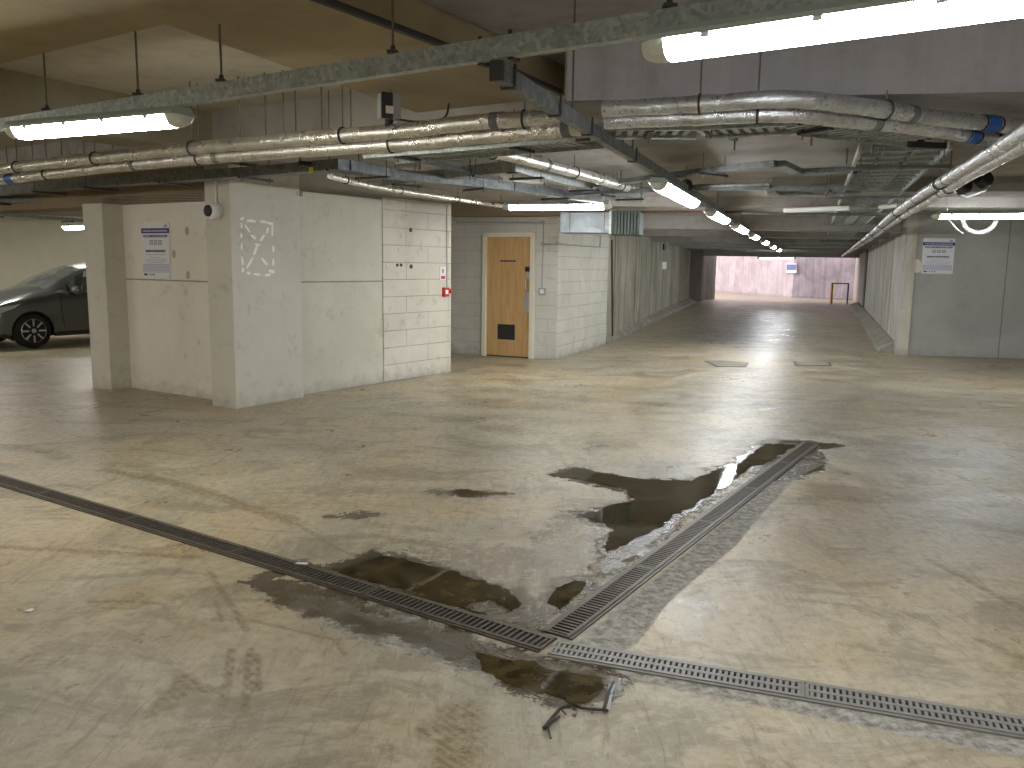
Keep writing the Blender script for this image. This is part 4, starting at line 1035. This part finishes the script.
# manhole covers, litter, twigs
for (c4, lb) in ((((704,361),(722,360.5),(749,363),(746,367),(716,367)), 'rectangular iron inspection cover in the floor at the corridor mouth'), (((793,361.5),(830,362.5),(832,366),(796,366)), 'small inspection cover right of its neighbour at the corridor mouth')):
    P = [at(x, y) for x, y in c4]; ce = sum(P, Vector())/len(P)
    r = thing('inspection_cover', lb, 'cover', ce)
    obj('frame', MB().prism([p.xy for p in P], 0, .004), M['dkmetal'], r); obj('lid', MB().prism([(ce+(p-ce)*.88).xy for p in P], .004, .007), M['kerb'], r)
lt = MB(); c = at(29.5,611); lt.v = []; lt.prism([(c+Vector(v)).xy for v in ((-.018,-.01,0),(.012,-.018,0),(.02,.008,0),(.0,.016,0))], .001, .006); o = obj('paper_scrap', lt, M['board']); tag(o, 'tiny white scrap of litter on the bare floor, left foreground', 'litter')
lt = MB(); c = at(301,566); lt.prism([(c+Vector(v)).xy for v in ((-.03,-.006,0),(.03,-.012,0),(.036,.008,0),(-.02,.012,0))], .012, .016); o = obj('paper_scrap', lt, M['board']); tag(o, 'small white scrap lying on the left drain grating', 'litter')
tw = [[(544,731),(560,712),(573,707),(582,712),(608,713)], [(604,712),(608,697),(613,684)], [(545,731),(552,724),(559,719)]]
mb = MB()
for i, t_ in enumerate(tw):
    P = [at(x, y)+Vector((0,0,.010+.004*(k%2))) for k, (x, y) in enumerate(t_)]
    mb.tube(P, [.007-.003*(k/len(P)) for k in range(len(P))], 7)
for a, b in (((561,712),(566,716)),((573,707),(568,703)),((548,729),(551,740)),((609,697),(614,694))): mb.tube([at(*a)+Vector((0,0,.01)), at(*b)+Vector((0,0,.006))], .003, 5)
o = obj('twig', mb, plain('wet_bark', (.025,.018,.012), .4)); tag(o, 'wet dark twigs lying below the drain junction', 'twig')
gl = MB().bar(at(606,712)+Vector((0,0,.008)), at(612,686)+Vector((0,0,.008)), .022, .004); o = obj('plastic_strip', gl, M['grey']); tag(o, 'grey plastic strip beside the wet twigs', 'litter')

# ------------------------------------------------------------------ parked car
def build_car():
    fw = at(35,348.5); hd = Vector((-.5,-.866,0)); hd = Vector((-math.sin(math.radians(36)), -math.cos(math.radians(36)), 0))   # heading
    lat = Vector((-hd.y, hd.x, 0))
    if lat.dot(-fw) < 0: lat = -lat       # towards the camera
    HW = .86
    # local frame: X = backwards from the nose, Y = lateral (towards camera +), Z up
    wf = .80; wr = 3.29
    org = fw - lat*(HW-.02) + hd*wf
    ang = math.atan2(-hd.y, -hd.x)
    root = thing('car', 'dark grey hatchback parked behind the pale pillar on the left', 'car', org, (0,0,ang))
    flip = 1 if (Matrix.Rotation(ang,3,'Z') @ Vector((0,1,0))).dot(lat) > 0 else -1
    def loc(o): o.matrix_parent_inverse = Matrix.Identity(4)
    def lobj(nm, mb, mat, par=root, smooth=True, **k):
        o = obj(nm, mb, mat, None, smooth, **k); o.parent = par; return o
    paint = NT('grey_metallic_paint'); paint.base((.14,.145,.15)); paint.b.inputs['Metallic'].default_value = .6; paint.rough(.28); paint.b.inputs['Coat Weight'].default_value = .8; paint.b.inputs['Coat Roughness'].default_value = .05
    glass = NT('car_glass'); glass.base((.80,.90,.86)); glass.rough(.02); glass.b.inputs['Transmission Weight'].default_value = .9; glass.b.inputs['IOR'].default_value = 1.1
    glass.b.inputs['Coat Weight'].default_value = 1.0
    tyre = plain('tyre_rubber', (.012,.012,.012), .7); alloy = plain('alloy', (.65,.66,.68), .28, .9); trim = M['black']
    lerp = lambda T, x: T[0][1] if x <= T[0][0] else T[-1][1] if x >= T[-1][0] else next(a[1]+(b[1]-a[1])*(lambda t: t*t*(3-2*t) if len(a) > 2 else t)((x-a[0])/(b[0]-a[0])) for a, b in zip(T, T[1:]) if a[0] <= x <= b[0])
    zb = [(0,.32),(.25,.22),(.5,.20),(3.6,.22),(4.0,.34)]
    zbelt = [(0,.60),(.12,.70),(.45,.80),(1.0,.90),(1.6,.955),(2.6,1.0),(3.5,1.06),(3.9,1.02),(4.0,.90)]
    ztop = [(0,.62),(.12,.73),(.45,.86),(.9,.985),(1.12,1.03),(1.45,1.22),(1.85,1.39),(2.2,1.455),(2.6,1.47),(3.1,1.45),(3.5,1.37),(3.8,1.16),(3.95,.98),(4.0,.90)]
    hw = [(0,.52),(.08,.66),(.3,.79),(.7,.855),(1.4,.865),(3.2,.86),(3.7,.80),(4.0,.66)]
    hr = [(0,.42),(.3,.62),(.9,.68),(1.12,.66),(1.6,.60),(2.6,.58),(3.5,.55),(4.0,.5)]
    xs = [i*.04 for i in range(101)]
    def section(x):
        b, be, t, w, r = [lerp(T, x) for T in (zb, zbelt, ztop, hw, hr)]
        t = max(t, be+.005); P = []
        P.append((0, b)); P.append((w*.85, b)); P.append((w*.97, b+.06))
        for k in range(1, 9):
            f = k/8; z = b+.06+(be-b-.06)*f; bulge = w*(.97+.03*math.sin(f*math.pi)) if f < .92 else w*.955
            if .25 < f < .35: bulge -= .012
            P.append((bulge, z))
        for k in range(1, 7):
            f = k/6; P.append((w*.955+(r-w*.955)*f**1.15, be+(t-be)*(1-(1-f)**1.25)))
        for k in (1, 2, 3): P.append((r*(1-k/3.), t+.045*math.sin(k/3*math.pi/2)))
        return P
    rows = [section(x) for x in xs]; n = len(rows[0])
    idx_belt0 = 10; idx_roof = 16
    body = {}; 
    wheels = ((wf,), (wr,))
    RA = .345; ZC = .31
    def vert(i, j, s):
        y, z = rows[i][j]; x = xs[i]
        if j >= 1 and j <= 10:
            for wc in (wf, wr):
                dx, dz = x-wc, z-ZC; d = math.hypot(dx, dz)
                if d < RA and d > RA*.66: x += dx*(RA/d-1); z += dz*(RA/d-1)
        return (x, y*s*flip, z)
    def cls(i, j):
        x = (xs[i]+xs[i+1])/2
        for wc in (wf, wr):
            if j <= 10:
                pts = [rows[a][b] for a in (i,i+1) for b in (j,j+1)]; d = [math.hypot(xs[a]-wc, rows[a][b][1]-ZC) for a in (i,i+1) for b in (j,j+1)]
                if max(d) < RA*1.0 and j >= 1: return None
        if 10 <= j <= 15:
            f = (j-10)/6
            if 10 <= j < 15:
                xa = 1.12 + .80*((j-10)/6)
                if xa < x < 3.35 - .28*(j-10)/6:
                    if abs(x-2.42) < .05 or abs(x-1.47) < .03 and j < 13: return 'trim'
                    return 'glass'
            return 'body'
        if j > 15 and 1.14 < x < 1.86: return 'screen'
        if j > 15 and 3.52 < x < 3.86: return 'screen'
        return 'body'
    groups = {'body': MB(), 'glass': MB(), 'screen': MB(), 'trim': MB()}
    maps = {k: {} for k in groups}
    for s in (1, -1):
        for i in range(len(xs)-1):
            for j in range(n-1):
                c = cls(i, j)
                if c is None: continue
                mb = groups[c]; mp = maps[c]; f = []
                for a, b in ((i,j),(i+1,j),(i+1,j+1),(i,j+1)):
                    key = (a, b, s if rows[a][b][0] > 1e-6 else 0)
                    if key not in mp: mp[key] = len(mb.v); mb.v.append(vert(a, b, s))
                    f.append(mp[key])
                if s == -1: f.reverse()
                mb.f.append(f); mb.uv.append(None)
    bd = groups['body']
    for i0 in (0, len(xs)-1):      # nose and tail closing
        for s in (1, -1):
            pts = [vert(i0, j, s) for j in range(n)]; k = len(bd.v); bd.v += pts; bd.f.append(list(range(k, k+n))); bd.uv.append(None)
    ob = lobj('body_shell', bd, paint.m)
    lobj('side_windows', groups['glass'], glass.m); lobj('windscreen', groups['screen'], glass.m); lobj('door_pillar', groups['trim'], trim)
    # dark cabin, wheel wells, underside
    inn = MB(); inn.box((2.2, 0, .62), (2.4, 1.50, .55)); lobj('cabin_floor', inn, trim, smooth=False)
    for yy in (-.37, .37):
        lobj('seat', MB().box((2.05, yy, .93), (.14, .46, .55), M=Matrix.Rotation(.2, 3, 'Y')).box((2.12, yy, 1.26), (.10,.26,.17)), trim, bevel=.03, smooth=False)
    lobj('dashboard', MB().box((1.3, 0, .88), (.4, 1.3, .14)), trim, bevel=.03, smooth=False)
    lobj('steering_wheel', MB().tube([(1.62+.06*math.sin(t), .37*flip*-1+.18*math.cos(t), 1.0+.17*math.sin(t)) for t in [k*math.pi/10 for k in range(20)]], .015, 6, closed=True), trim)
    well = MB()
    for wc in (wf, wr): well.box((wc, 0, .42), (.64, 1.36, .5))
    lobj('wheel_well', well, trim, smooth=False)
    Mw = Matrix.Rotation(math.pi/2*-flip, 3, 'X')
    for wc in (wf, wr):
        for s in (1, -1):
            yo = s*flip*(HW-.10)
            Mx = Matrix.Rotation(-math.pi/2 if s*flip > 0 else math.pi/2, 3, 'X')
            c = Vector((wc, yo, .31))
            t = lobj('wheel', MB().lathe([(.19,.09),(.235,.095),(.285,.09),(.308,.06),(.31,-.06),(.285,-.10),(.2,-.1)], c, M=Mx, seg=36), tyre)
            def sub(nm, mb, mat, smooth=True): 
                o = obj(nm, mb, mat, None, smooth); o.parent = t; return o
            sub('rim', MB().lathe([(.195,.02),(.215,.09),(.205,.1),(.195,.085),(.185,.03)], c, M=Mx, seg=36), alloy)
            sub('brake_disc', MB().lathe([(.14,.0),(.14,.02)], c, M=Mx, seg=24), M['dkmetal'])
            sp_ = MB()
            for k in range(8):
                a = k*math.pi/4; e1 = Mx @ Vector((math.cos(a), math.sin(a), 0)); e2 = Mx @ Vector((math.cos(a+.13), math.sin(a+.13), 0)); nz = Mx @ Vector((0,0,1))
                sp_.bar(c+e1*.03+nz*.078, c+(e1)*.20+nz*.088, .030, .018, up=nz)
            sub('spokes', sp_, alloy, False); sub('hub_cap', MB().lathe([(.045,.06),(.04,.095),(.02,.1)], c, M=Mx, seg=16), alloy)
    for s in (1, -1):
        y = s*flip
        mm = lobj('door_mirror', MB().lathe([(.02,-.11),(.07,-.09),(.085,0),(.075,.08),(.03,.11)], (1.52, y*.98, 1.01), seg=14, M=Matrix.Rotation(math.pi/2,3,'X') @ Matrix.Diagonal((.8,.95,1)).to_3x3()), paint.m)
        o = obj('mirror_foot', MB().box((1.5, y*.875, .95), (.13,.10,.05)), trim, None, False); o.parent = mm
        hl = MB(); 
        pts = [(.10,.655,.60),(.16,.73,.70),(.62,.835,.79),(.50,.835,.715),(.22,.775,.60)]
        hl.quad([(a, y*b*1.012, c_) for a, b, c_ in pts]); hl.quad([(a+.01, y*(b*1.012-.03), c_) for a, b, c_ in pts])
        lm = plain('headlamp', (.75,.78,.80), .12, .5); lobj('headlight', hl, lm, smooth=False)
        lobj('door_handle', MB().box((2.25, y*.872, .84), (.17,.03,.028)), paint.m, bevel=.008)
        lobj('door_seam', MB().tube([(1.32, y*.868, .34),(1.28, y*.870, .7),(1.30, y*.84, .93)], .004, 5).tube([(2.42, y*.868, .34),(2.44, y*.870, .7),(2.42, y*.84, .98)], .004, 5), trim)
        lobj('sill_trim', MB().box((2.05, y*.80, .24), (1.75,.09,.08)), trim, smooth=False)
    lobj('front_grille', MB().box((.03, 0, .42), (.10, .78, .16)), trim, bevel=.02, smooth=False)
    lobj('number_plate', MB().box((-.03, 0, .50), (.02,.52,.11)), M['board'], smooth=False)
build_car()

# ------------------------------------------------------------------ world and view
w = bpy.data.worlds.new('world'); S.world = w; w.use_nodes = True
w.node_tree.nodes['Background'].inputs[0].default_value = (1.0, .90, .98, 1); w.node_tree.nodes['Background'].inputs[1].default_value = 1.9
S.view_settings.view_transform = 'Standard'; S.view_settings.look = 'None'; S.view_settings.exposure = 0.5; S.view_settings.gamma = 1; S.view_settings.use_curve_mapping = False
cy = S.cycles; cy.use_denoising = True; cy.denoising_prefilter = 'ACCURATE'; cy.max_bounces = 8; cy.diffuse_bounces = 5; cy.glossy_bounces = 4; cy.transmission_bounces = 6; cy.sample_clamp_indirect = 8
